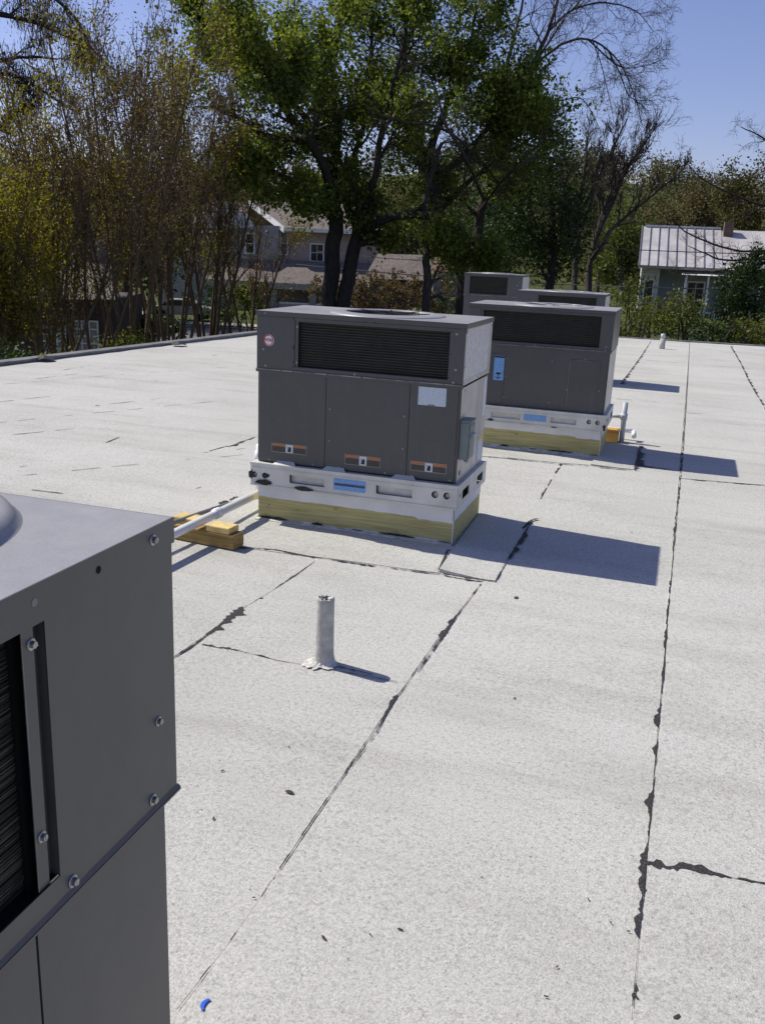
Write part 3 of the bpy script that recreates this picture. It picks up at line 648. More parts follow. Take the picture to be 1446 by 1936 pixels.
def make_curb(loc, x0, x1, y0, y1, zw, zb, label, seed):
    c = thing('roof_curb', label, 'roof curb', loc, 0, 'timber curbs under the rooftop units')
    rg = random.Random(seed)
    MB().box(x0, x1-.002, y0, y0+.038, 0, zb-.004).build('plank', 'treated', c, bevel=.002)
    MB().box(x1-.038, x1, y0+.0385, y1, 0, zb-.004).build('plank', 'treated', c, bevel=.002)
    MB().box(x0, x0+.038, y0+.0385, y1, 0, zb-.004).build('plank', 'treated', c, bevel=.002)
    MB().box(x0+.0385, x1-.0385, y1-.038, y1-.0005, 0, zb-.004).build('plank', 'treated', c, bevel=.002)
    # ragged white paint band
    def band(P, Q, nx, ny, zt_, z0_, z1_, nm, mt, amp, top=False):
        k = 60; V = []; F = []; dz = 0
        for i in range(k+1):
            t = i/k; x = P[0]+(Q[0]-P[0])*t; y = P[1]+(Q[1]-P[1])*t; dz = dz*.7+rg.gauss(0, amp)
            ze = z0_+(z1_-z0_)*t+dz
            if i > k*.82 and nm == 'white_paint_band' and nx == 0: ze -= .010
            V += [(x+nx*.0025, y+ny*.0025, zt_), (x+nx*.0025, y+ny*.0025, ze), (x, y, ze)]
        for i in range(k): F += [(3*i, 3*i+1, 3*i+4, 3*i+3), (3*i+1, 3*i+2, 3*i+5, 3*i+4)]
        MB().add(V, F).build(nm, mt, c)
    band((x0, y0), (x1-.001, y0), 0, -1, zb-.002, zw+.002, zw-.003, 'white_paint_band', 'whitepaint', .0012)
    band((x1, y0), (x1, y1), 1, 0, zb-.002, zw-.002, zw+.004, 'white_paint_band', 'whitepaint', .0016)
    V = []; k_ = 60
    for i in range(k_+1):
        t = i/k_; x = x0-.005+(x1-x0+.008)*t; V += [(x, y0-.0015, .024+.004*math.sin(23*t+seed)+rg.gauss(0, .002)), (x, y0-.004, .018), (x, y0-.030-.006*math.sin(9*t+seed)+rg.gauss(0, .002), .0155), (x, y0-.032, .0)]
    MB().add(V, [(4*i+q, 4*i+q+1, 4*i+q+5, 4*i+q+4) for i in range(k_) for q in range(3)]).build('ivory_flashing', 'ivory', c)
    band((x1, y0), (x1, y1), 1.6, 0, -.012, .014, .012, 'ivory_flashing', 'ivory', .0016)
    MB().box(x1-.002, x1+.003, y0-.003, y0+.003, .0, zw).build('white_paint_edge', 'whitepaint', c)
    for fx in (.05, .93, .06):
        screw(c, (x0+(x1-x0)*fx, y0, .045+.06*rg.random()), 'F', .9)
    for fa, fb, zc, h in ((.0, .16, .024, .010), (.29, .35, .022, .012), (.50, .56, .020, .005), (.64, .82, .022, .009), (.93, 1.0, .018, .005)):
        V = []; kk = 14
        for i_ in range(kk+1):
            t = i_/kk; x = x0+(x1-x0)*(fa+(fb-fa)*t); e = math.sin(math.pi*max(.02, min(.98, t)))**.6
            V += [(x, y0-.0065, zc+h*e*(.7+.5*rg.random())), (x, y0-.0065, zc-h*e*(.5+.6*rg.random()))]
        MB().add(V, [(2*i_, 2*i_+1, 2*i_+3, 2*i_+2) for i_ in range(kk)]).build('tar_smear', 'tar', c)
    return c
def tar_blob(parent, x, z, w_, h, y, seed):
    rg = random.Random(seed); V = [(x+w_*math.cos(t)*(.7+.5*rg.random()), y, z+h*math.sin(t)*(.6+.6*rg.random())) for t in np.linspace(0, 2*math.pi, 15)[:-1]]
    MB().add(V+[(x, y-.001, z)], [(k, (k+1) % 14, 14) for k in range(14)]).build('tar_smear', 'tar', parent)

# first unit ------------------------------------------------------
u0 = None
u1 = thing('rooftop_unit', 'dark grey packaged rooftop unit with round red badge and three warning stickers, nearest complete one', 'air conditioner', (0, 0, 0), 0, 'packaged rooftop units')
make_unit(u1)
make_curb((0, 0, 0), -1.217, -.009, .022, .716, .148, .232, 'timber curb with white painted band under the unit with the red round badge', 1)
bz, bxx = 1.083, -1.146
bd = MB().lathe([(0, .003), (.0305, .003), (.033, .0)], 40).build('badge', 'badge', u1); bd.matrix_local = Matrix.Translation((bxx, 0, bz)) @ Matrix.Rotation(math.pi/2, 4, 'X')
def arc_band(r0, r1, a0, a1, k=24):
    V = []; F = []
    for i in range(k+1):
        t = math.radians(a0+(a1-a0)*i/k); V += [(r0*math.cos(t), r0*math.sin(t), .0042), (r1*math.cos(t), r1*math.sin(t), .0042)]
    for i in range(k): F.append((2*i, 2*i+1, 2*i+3, 2*i+2))
    return V, F
ab = MB(); ab.add(*arc_band(.0245, .031, 75, 250)); ab.add(*arc_band(.026, .031, 255, 425)); rgm = ab.build('badge_ring', 'red', bd)
textmesh('badge_lettering', 'PAYNE', .0205, 'red', bd, (0, 0, .0042), (1, 0, 0), (0, 1, 0), .0006).scale = (.82, 1.25, 1)
warn_label(u1, -1.125, -.902, .435, .490, .0055-.0002); warn_label(u1, -.665, -.448, .410, .470, .0053); warn_label(u1, -.272, -.062, .418, .474, .0053)
dp = MB().box(-.247, -.089, .0038, .0053, .793, .894).build('data_plate', 'printwhite', u1)
MB().box(-.19, -.15, .003, .0037, .795, .799).build('plate_mark', 'ink', dp)
bl = MB().box(-.715, -.52, -.0335, -.0316, .262, .330).build('blue_label', 'printblue', u1)
MB().box(-.71, -.525, -.0345, -.0336, .290, .303).build('barcode', print_mat('barcode', (.16, .32, .62), (.02, .03, .06), 900, 2, .6), bl)
tar_blob(u1, -1.237, .292, .018, .030, -.0335, 3); tar_blob(u1, -1.155, .255, .06, .018, -.0375, 4); tar_blob(u1, -1.145, .293, .025, .016, -.0335, 5); tar_blob(u1, -.90, .243, .06, .014, -.0375, 6)
# side of the first unit: disconnect box, stickers, knock-out
dj = thing('disconnect_box', 'grey green electrical disconnect box on the side of the unit with the red badge', 'electrical box', (0, 0, 0))
MB().box(-.005, .050, .02, .145, .505, .715).build('box_body', 'greenbox', dj, bevel=.004)
MB().box(-.004, .056, .017, .148, .7155, .726).build('box_lid', 'greenbox', dj, bevel=.002)
MB().box(.0505, .053, .026, .14, .515, .70).build('box_door', 'greenbox', dj, bevel=.001)
MB().box(.053, .070, .07, .11, .62, .65).build('handle', 'greypvc', dj, bevel=.003)
MB().tube([(.025, .09, .505), (.025, .09, .485)], .013, 10).build('conduit_stub', 'conduit', dj)
MB().box(-.0055, -.004, .585, .655, .66, .89).build('side_label', 'labelwhite', u1)
MB().box(-.0055, -.004, .52, .65, .40, .56).build('side_label', 'printwhite', u1)
MB().box(-.004, -.0025, .53, .64, .52, .55).build('yellow_label', 'yellow', u1)
kn = MB().lathe([(0, 0), (.014, 0)], 16).build('knockout', 'black', u1); kn.matrix_local = Matrix.Translation((-.005, .08, .418)) @ Matrix.Rotation(math.pi/2, 4, 'Y')
for y, z in ((.09, .88), (.25, .46), (.25, .44)): screw(u1, (-.006, y, z), 'R', .8)
# second unit -----------------------------------------------------
u2 = thing('rooftop_unit', 'dark grey rooftop unit with wide coil and hinged access door, right behind the badge unit', 'air conditioner', (.545, 2.9, 0), 0, 'packaged rooftop units')
make_unit(u2, zt=1.208, zm=.884, coil=(-1.075, -.10), style=2, side=False, detail=1, W=1.20)
make_curb((.545, 2.9, 0), -1.19, -.012, .02, .70, .165, .232, 'timber curb under the unit with the hinged access door', 2)
l2 = MB().box(-.953, -.867, .0005, .0018, .583, .788).build('blue_label', 'printblue', u2)
MB().box(-.953, -.867, -.0002, .0004, .772, .785).build('label_header', 'ink', l2)
V = [(-.91+.024*math.cos(t), -.0003, .640+.009*math.sin(t)) for t in np.linspace(0, 2*math.pi, 13)[:-1]]
MB().add(V, [tuple(range(12))]).add([(-.94, -.0003, .612), (-.91, -.0003, .600), (-.88, -.0003, .612), (-.88, -.0003, .608), (-.91, -.0003, .594), (-.94, -.0003, .608)], [(0, 1, 4, 5), (1, 2, 3, 4)]).box(-.913, -.907, -.0005, .0004, .60, .632).build('pictogram', 'ink', l2)
MB().box(-.66, -.47, -.0335, -.0316, .268, .322).build('blue_label', 'printblue', u2)
tar_blob(u2, .012, .27, .014, .03, -.0345, 13); tar_blob(u2, -.94, .246, .03, .010, -.0375, 14); tar_blob(u2, -.40, .232, .03, .005, -.0375, 15)
# third and fourth units ------------------------------------------
u3 = thing('rooftop_unit', 'dark grey rooftop unit of which only the top shows over the access door unit', 'air conditioner', (.05, 7.7, 0), 0, 'packaged rooftop units')
make_unit(u3, zt=1.17, zm=.84, coil=(-.87, -.02-.09), style=1, side=True, detail=1, W=1.15)
make_curb((.05, 7.7, 0), -1.14, -.012, .02, .70, .165, .232, 'timber curb of the third rooftop unit, mostly hidden behind the access door unit', 3)
u4 = thing('rooftop_unit', 'farthest dark grey rooftop unit, rising at the left behind the others', 'air conditioner', (-1.62, 11, 0), 0, 'packaged rooftop units')
make_unit(u4, zt=1.30, zm=.935, coil=(-.90, -.25), style=1, side=True, detail=1, W=1.0, splits=(-.66, -.29), dome=(-.5, .345, .30, .24))
make_curb((-1.62, 11, 0), -.99, -.012, .02, .70, .165, .232, 'timber curb of the farthest rooftop unit, hidden behind the others', 4)
# near unit (own panel layout: we look at its side) ----------------
NX, NY = .569, -3.938
u0 = thing('rooftop_unit', 'dark grey rooftop unit close to the camera, cropped by the photo at lower left', 'air conditioner', (NX, NY, 0), 0, 'packaged rooftop units')
def near_unit(r):
    W0, D0, zt, zm, zr = 1.22, .86, 1.29, .935, .36
    cx, cy, R, Ro = -.447, -.362, .335, .27
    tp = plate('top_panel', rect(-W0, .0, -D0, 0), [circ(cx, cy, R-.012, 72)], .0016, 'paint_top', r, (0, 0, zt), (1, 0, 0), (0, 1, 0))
    fl = MB(); fl.box(.0, .0016, -D0, .0, zt-.030, zt+.0007); fl.box(-W0, .0016, .0, .0016, zt-.030, zt+.0007); fl.box(-W0-.0016, -W0, -D0, .0016, zt-.03, zt+.0007); fl.box(-W0, .0016, -D0-.0016, -D0, zt-.03, zt+.0007); fl.build('flange', 'paint', tp)
    rx0, rx1, ry0, ry1, rc = -.80, -.094, -.716, -.008, .205
    prof = [(0, .0006), (.004, .003), (.008, .009), (.012, .0145), (.020, .018), (.036, .020), (.060, .022)]
    V = []; n_ = 0
    for off, z in prof:
        pts = []
        for (cx_, cy_, a0) in ((rx1-rc, ry1-rc, 0), (rx0+rc, ry1-rc, 90), (rx0+rc, ry0+rc, 180), (rx1-rc, ry0+rc, 270)):
            for q in range(25):
                a_ = math.radians(a0+90*q/24); pts.append((cx_+(rc-off)*math.cos(a_), cy_+(rc-off)*math.sin(a_), zt+z))
        n_ = len(pts); V += pts
    cen = ((rx0+rx1)/2, (ry0+ry1)/2)
    for ri, z in ((Ro+.006, .024), (Ro, .018), (Ro-.002, -.03)):
        for p_ in V[:n_]:
            a_ = math.atan2(p_[1]-cen[1], p_[0]-cen[0]); V.append((cen[0]+ri*math.cos(a_), cen[1]+ri*math.sin(a_), zt+z))
    cx, cy = cen
    F = [(k_*n_+q, k_*n_+(q+1) % n_, (k_+1)*n_+(q+1) % n_, (k_+1)*n_+q) for k_ in range(len(prof)+2) for q in range(n_)]
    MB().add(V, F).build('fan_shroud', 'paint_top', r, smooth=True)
    gd = MB()
    for k in range(12):
        r0 = .04+k*.020; gd.tube([(cx+r0*math.cos(t), cy+r0*math.sin(t), zt+.018) for t in np.linspace(0, 2*math.pi, 40)], .0017, 4, False)
    gd.build('fan_guard', 'black', r)
    # side panel facing the camera, flush with the flange, with real holes
    c_ = -.232; s0 = -.266
    z1 = zt-.031
    holes = []
    plate('side_panel', [(c_, zm+.004), (-.002, zm+.004), (-.002, zt-.0305), (c_, zt-.0305)], [], .0016, 'paint', r, (-.0010, 0, 0), (0, 1, 0), (0, 0, 1))
    MB().box(-.0016, .0, -.252, c_, zm+.004, zm+.032).box(-.0016, .0, -D0, -.252, zm+.004, zm+.032).build('bottom_rail', 'paint', r)
    MB().box(-.0016, .0, -D0, c_, zt-.040, zt-.0305).build('top_rail', 'paint', r)
    MB().box(-.014, -.0118, -.247, c_+.001, zm+.032, zt-.040).box(-.0118, -.0016, c_, c_+.001, zm+.032, zt-.04).build('recess_channel', 'paint', r)
    MB().box(-.0118, -.004, -.247, -.2458, zm+.032, zt-.040).box(-.0044, -.0028, -.262, -.2458, zm+.032, zt-.040).build('coil_flange', 'paint', r)
    MB().box(-.0030, -.0022, -.2628, -.262, zm+.033, zt-.041).build('flange_edge', 'paint_edge', r)
    for z0_, z1_ in ((1.236, 1.250), (1.030, 1.066), (.975, .990)):
        MB().box(-.0117, -.0112, -.2432, -.2372, z0_, z1_).build('slot', 'black', r)
    MB().box(-.030, -.0205, -D0+.01, -.2455, zm+.02, zt-.03).build('coil', 'fin', r)
    MB().box(-.0204, -.0017, -D0+.01, -.2456, zm+.022, zm+.031).box(-.0204, -.0017, -D0+.01, -.2456, zt-.039, zt-.030).box(-.03, -.0142, -.2634, -.20, zm+.02, zt-.03).build('coil_dark_filler', 'black', r)  # black fillers added so the gaps around the coil stay dark
    fb = MB(); rg = random.Random(5)
    for k in range(110):
        z = zm+.033+k*.00262+rg.gauss(0, .0004); y_ = -.2635
        while y_ > -D0+.02:
            l = rg.uniform(.03, .16)
            if rg.random() < .62: q = rg.uniform(.0002, .0009); fb.box(-.0205, -.0205+q*1.6, max(y_-l, -D0+.01), y_, z-q*.6, z+q*.6)
            y_ -= l
    fb.build('coil_fins', 'fin_light', r, kind='stuff')
    gw = MB()
    for k in range(30):
        z = zm+.036+k*.0108; gw.box(-.0205, -.0188, -D0+.01, -.2635, z-.0008, z+.0008)
    gw.build('coil_ridges', 'fin', r, kind='stuff')
    # flange between upper and lower casing
    lg = MB(); lg.add([(.0, -D0, zm+.004), (.0, 0, zm+.004), (.003, .002, zm-.001), (.003, -D0, zm-.001)], [(3, 2, 1, 0)])
    lg.box(-.006, .003, -D0, .0035, zm-.0065, zm-.0012); lg.build('joint_flange', 'paint', r, bevel=.0012)
    MB().box(-.012, -.0085, -.262, -.0335+.0145, zr, zm-.008).build('lower_panel', 'paint', r)
    MB().box(-.012, -.0085, -D0, -.2655, zr, zm-.008).build('lower_panel', 'paint', r)
    MB().box(-.016, -.0125, -D0, -.022, zr, zm-.008).build('inner_casing', 'black', r)
    MB().box(-W0, -.016, -D0, -.02, zr, zm-.008).build('lower_casing', 'paint', r)
    MB().box(-W0, -.0017, -.003, -.001, zm, zt-.03).box(-W0, -W0+.002, -D0, -.003, zm, zt-.03).box(-W0, -.0017, -D0, -D0+.002, zm, zt-.03).build('upper_casing', 'paint', r)
    MB().box(-W0+.02, -.07, -D0+.02, -.02, zm-.005, zm).build('inner_floor', 'black', r)
    MB().box(-W0-.015, .012, -D0-.02, .012, .23, .36).build('base_rail', 'galv', r, bevel=.003)
    for (y, z, s, xo, ro) in ((-.044, 1.276, .9, .0016, .4), (-.041, 1.047, .85, 0, 1.2), (-.058, .950, 1.0, 0, .8), (-.214, .947, 1.0, 0, .5), (-.245-.004+.0, 1.232, .85, -.0028, 1.1), (-.2525, 1.026, .85, -.0028, .1)):
        screw(r, (xo, y, z), 'R', s, ro)
    for y, z in ((-.147, 1.2735), (-.246, 1.2735)):
        h = MB().lathe([(0, 0), (.0042, 0)], 16).build('hole', 'black' if y > -.2 else 'conduit', r); h.matrix_local = Matrix.Translation((.0019, y, z)) @ Matrix.Rotation(math.pi/2, 4, 'Y')
near_unit(u0)
make_curb((NX, NY, 0), -1.20, -.012, -.85, -.01, .165, .232, 'timber curb of the cropped unit close to the camera', 5)
# ================================================================== PIPES, SLEEPERS
pp = thing('drain_pipe', 'white plastic drain pipe lying over the timber sleeper left of the badge unit', 'pipe', (0, 0, 0))
A = (-1.262, .12, .135); Bp = (-1.325, -.86, .120)
MB().tube([A, Bp, (-1.40, -2.2, .10)], .0245, 16).build('pipe_run', 'pvc', pp, smooth=True)
MB().tube([(-1.262, .13, .11), (-1.262, .13, .44)], .022, 14).build('riser', 'pvc', pp, smooth=True)
MB().tube([(-1.262, .13, .34), (-1.262, .13, .40)], .029, 14).build('coupling', 'pvc', pp, smooth=True)
MB().tube([(-1.2905, -.33, .128), (-1.294, -.38, .128)], .031, 16).build('coupling', 'pvc', pp, smooth=True)
cn = MB().tube([(-1.35, .3, .06), (-1.38, -.1, .10), (-1.43, -.6, .12), (-1.47, -1.0, .12), (-1.55, -2.2, .10)], .013, 10).build('conduit', 'conduit', smooth=True)
tag(cn, 'thin dark conduit running beside the white drain pipe', 'conduit')
sl_ = thing('timber_sleeper', 'brown timber sleeper with two yellow cleats under the white drain pipe', 'timber block', (-1.30, -.51, .008), -.10)
MB().box(-.27, .235, -.055, .05, 0, .078).build('beam', 'sleeper', sl_, bevel=.003)
MB().box(.055, .20, -.05, .055, .0785, .112).build('cleat', 'cleat', sl_, bevel=.003)
MB().box(-.20, -.055, -.01, .10, .0785, .112).build('cleat', 'cleat', sl_, bevel=.003)
vp = thing('vent_pipe', 'short pale coated vent pipe with a torn top in the middle of the roof', 'vent pipe', (-.105, -1.69, .004))
mbp = MB(); k = 22; prof = [(.047, .0), (.041, .02), (.038, .05), (.0365, .15), (.035, .26), (.036, .274), (.034, .280), (.027, .277), (.026, .20)]
b0 = len(mbp.v); rg = random.Random(3)
for j, (r, z) in enumerate(prof):
    for i in range(k):
        t = 2*math.pi*i/k; rr = r*(1+.025*rg.gauss(0, 1)*(1 if j in (0, 5, 6) else .35)); zz = z+(rg.gauss(0, .003) if j in (5, 6, 7) else 0); mbp.v.append((rr*math.cos(t), rr*math.sin(t), zz))
for j in range(len(prof)-1):
    for i in range(k): mbp.f.append((j*k+i, j*k+(i+1) % k, (j+1)*k+(i+1) % k, (j+1)*k+i))
mbp.build('pipe', 'ventpaint', vp, smooth=True)
MB().lathe([(0, .262), (.026, .262)], 18).build('opening', 'black', vp)
cap = MB(); rg = random.Random(8)
for q in range(7):
    t = q*.9; cap.add([(.026*math.cos(t), .026*math.sin(t), .279), (.033*math.cos(t+.5), .033*math.sin(t+.5), .283), (.010*math.cos(t+.8), .010*math.sin(t+.8), .276+.006*rg.random())], [(0, 1, 2)])
cap.build('torn_rim', 'mastic', vp)
col = MB(); V = []; F = []; k = 34
for j, (r, z) in enumerate([(.040, .014), (.045, .009), (.052, .005), (.059, .0025), (.064, .0)]):
    for i in range(k):
        t = 2*math.pi*i/k; q = 1+(.07 if j < 2 else .16)*math.sin(3*t+1+j*.4)+.07*rg.gauss(0, 1)*(j/3); V.append((r*q*math.cos(t)-.010*(j/4), r*q*math.sin(t)-.012*(j/4), z*(1+.3*rg.gauss(0, 1))+.002))
for j in range(4):
    for i in range(k): F.append((j*k+i, j*k+(i+1) % k, (j+1)*k+(i+1) % k, (j+1)*k+i))
col.add(V, F).build('mastic_collar', 'mastic', vp)
ribbon([(632, 1258), (660, 1266), (705, 1276)], [.004, .010, .002], 1, 80, zo=.0065)
v2 = thing('vent_pipe', 'small pale vent pipe with a cap at the far edge of the roof', 'vent pipe', (.685, 13.87, 0))
MB().tube([(0, 0, -.01), (0, 0, .20)], .052, 14).build('pipe', 'ventpaint', v2, smooth=True)
MB().tube([(0, 0, .20), (-.01, 0, .29)], [.044, .040], 12).build('pipe_end', 'greypvc', v2, smooth=True)
rs = thing('gas_riser', 'grey pipe riser with a side branch standing right of the access door unit', 'pipe', (.66, 3.75, 0))
MB().tube([(0, 0, .0), (0, 0, .365)], .023, 12).build('riser', 'greypvc', rs, smooth=True)
MB().tube([(0, 0, .235), (-.14, -.02, .235)], .017, 12).build('branch', 'greypvc', rs, smooth=True)
MB().tube([(-.033, -.005, .235), (.0, 0, .235)], .030, 12).tube([(0, 0, .205), (0, 0, .262)], .030, 12).build('tee', 'greypvc', rs, smooth=True)
dp2 = thing('drain_pipe', 'white plastic drain pipe on the orange timber block beside the access door unit', 'pipe', (.60, 3.75, 0))
MB().tube([(-.15, .16, .085), (.16, .13, .085)], .020, 12).build('pipe_run', 'pvc', dp2, smooth=True)
MB().tube([(.155, .13, .085), (.165, .05, .05)], .022, 12).build('elbow', 'pvc', dp2, smooth=True)
bk = MB().box(-.055, .055, -.02, .115, .0, .115).build('timber_block', 'orangewood', bevel=.003); bk.location = (.575, 3.68, .005)
tag(bk, 'orange brown cut timber block beside the grey pipe riser', 'timber block')

# ================================================================== DEBRIS
def scrap(px, py, size, label, cat, material, seed, name='dry_leaf', group=None, asp=.45, rot=0):
    rg = random.Random(seed); c = G(px, py); V = []
    k = 9
    for i in range(k):
        t = 2*math.pi*i/k; r = size*(.75+.5*rg.random()); x, y = r*math.cos(t), r*asp*math.sin(t); V.append((x*math.cos(rot)-y*math.sin(rot), x*math.sin(rot)+y*math.cos(rot), .0012+.10*size*abs(math.sin(t))*rg.random()))
    V += [(v[0]*.96, v[1]*.96, v[2]-.0015) for v in V]; V.append((0, 0, .0022))
    F = [(i, (i+1) % k, 2*k) for i in range(k)]+[(k+i, k+(i+1) % k, (i+1) % k, i) for i in range(k)]
    mb = MB().add(V, F); o = mb.build(name, material); o.location = (c[0], c[1], float(Hroof(c[0], c[1]))+.006)
    return tag(o, label, cat, group)
leafs = [((547, 1499), .020, 'larger dark dry leaf left of the long middle seam'), ((421, 1459), .012, 'small dark dry leaf up and left of the larger one'),
 ((975, 1132), .026, 'dark dry leaf in the open right of the first unit shadow end'), ((612, 1776), .016, 'dark curled dry leaf low in the middle foreground'),
 ((756, 1760), .012, 'tiny curled twig leaf right of the low curled leaf'), ((494, 1132), .016, 'dark dry speck by the wide tar patch'),
 ((1111, 1703), .008, 'tiny dark speck left of the lower tar patch on the right seam'), ((1153, 1747), .008, 'tiny dark speck just left of the arrow shaped tar patch'),
 ((1032, 1887), .010, 'small dark seed near the bottom edge'), ((1278, 1925), .018, 'dark narrow leaf at the bottom right'),
 ((404, 1550), .012, 'small bent twig near the grey panel edge'), ((700, 1770), .007, 'tiny dark speck in the middle foreground'),
 ((1187, 1764), .008, 'tiny dark speck below the arrow shaped tar patch'), ((1052, 1831), .007, 'tiny dark speck low on the right of the middle'),
 ((1193, 1009), .014, 'tiny dark speck beyond the first shadow'), ((546, 1412), .008, 'tiny dark speck above the larger dark leaf'),
 ((480, 1700), .008, 'tiny pair of specks beside the dark grey panel'), ((972, 1322), .012, 'faint dark twig in the middle right of the roof')]
for k, (q, s, lab) in enumerate(leafs): scrap(*q, s*.62, lab, 'debris', 'leafdry', k, rot=k*.8, asp=.35 if k not in (0, 2) else .6)
cb = G(386, 1902); V = []; F = []
for i in range(9):
    t = math.radians(95+170*i/8); V += [(.014*math.cos(t), .017*math.sin(t), .0015), (.0045*math.cos(t)+.0, .0125*math.sin(t), .002)]
V += [(v[0], v[1], v[2]-.002) for v in V]
for i in range(8): F += [(2*i, 2*i+1, 2*i+3, 2*i+2), (18+2*i, 2*i, 2*i+2, 20+2*i), (2*i+1, 19+2*i, 21+2*i, 2*i+3)]
o = MB().add(V, F).build('plastic_scrap', 'blue'); o.location = (cb[0]+.008, cb[1], float(Hroof(cb[0], cb[1]))+.0065); tag(o, 'bright blue crescent shaped plastic scrap near the bottom edge', 'scrap')

# ================================================================== GROUND, HILL, STREET
FH = np.array([-math.sin(YAW), math.cos(YAW)])      # horizontal heading of the view
RH = np.array([math.cos(YAW), math.sin(YAW)])
def place(px, dist):
    """ground position: dist metres ahead, at the bearing of image column px near the horizon"""
    v = ray(px, 505+.043*(px-723)); v = v[:2]/(v@np.array([FH[0], FH[1], 0])); return CAM[:2]+v*dist
def sstep(x): x = np.clip(x, 0, 1); return x*x*(3-2*x)
def gz(x, y):
    x = np.asarray(x, float); y = np.asarray(y, float)
    dx, dy = x-CAM[0], y-CAM[1]; f = dx*FH[0]+dy*FH[1]; s = dx*RH[0]+dy*RH[1]
    z = -3.7+2.0*sstep((s+2+f*.05)/14.0)*sstep((f-24)/25)
    z = z+sstep((f-115)/190)*(22+4*np.sin(s/60+1)+3*np.sin(s/23))
    z = z-(sstep((f-330)/300))*8
    return z
nf, ns = 90, 90
f_ = np.concatenate([np.linspace(-60, 120, 45), np.linspace(126, 1500, 45)]); s_ = np.concatenate([np.linspace(-1200, -160, 12), np.linspace(-150, 150, 66), np.linspace(160, 1200, 12)])
FF, SS = np.meshgrid(f_, s_, indexing='ij'); XX = CAM[0]+FF*FH[0]+SS*RH[0]; YY = CAM[1]+FF*FH[1]+SS*RH[1]; ZZ = gz(XX, YY)
idx = np.arange(nf*ns).reshape(nf, ns); F = np.stack([idx[:-1, :-1], idx[:-1, 1:], idx[1:, 1:], idx[1:, :-1]], -1).reshape(-1, 4)[:, ::-1]
me = bpy.data.meshes.new('ground'); me.from_pydata(np.stack([XX, YY, ZZ], -1).reshape(-1, 3).tolist(), [], F.tolist()); me.update(); me.polygons.foreach_set('use_smooth', [True]*len(me.polygons))
link('ground', me, 'grass', kind='structure')
def strip(name, f0, f1, s0, s1, material, dz, n=40, **p):
    V = []; Fq = []
    for i in range(n+1):
        s = s0+(s1-s0)*i/n
        for f in (f0, f1):
            q = CAM[:2]+FH*f+RH*s; V.append((q[0], q[1], -3.7+dz))
    for i in range(n): Fq.append((2*i, 2*i+2, 2*i+3, 2*i+1))
    return MB().add(V, Fq).build(name, material, **p)
strip('street', 50, 60, -90, -3, 'asphalt', .03, kind='structure'); strip('pavement', 61.5, 63.5, -90, -3, 'concrete', .12, kind='structure'); strip('kerb', 60, 60.3, -90, -3, 'concrete', .14, kind='structure')
strip('driveway', 63.5, 72, -26, -18, 'concrete', .09, kind='structure')

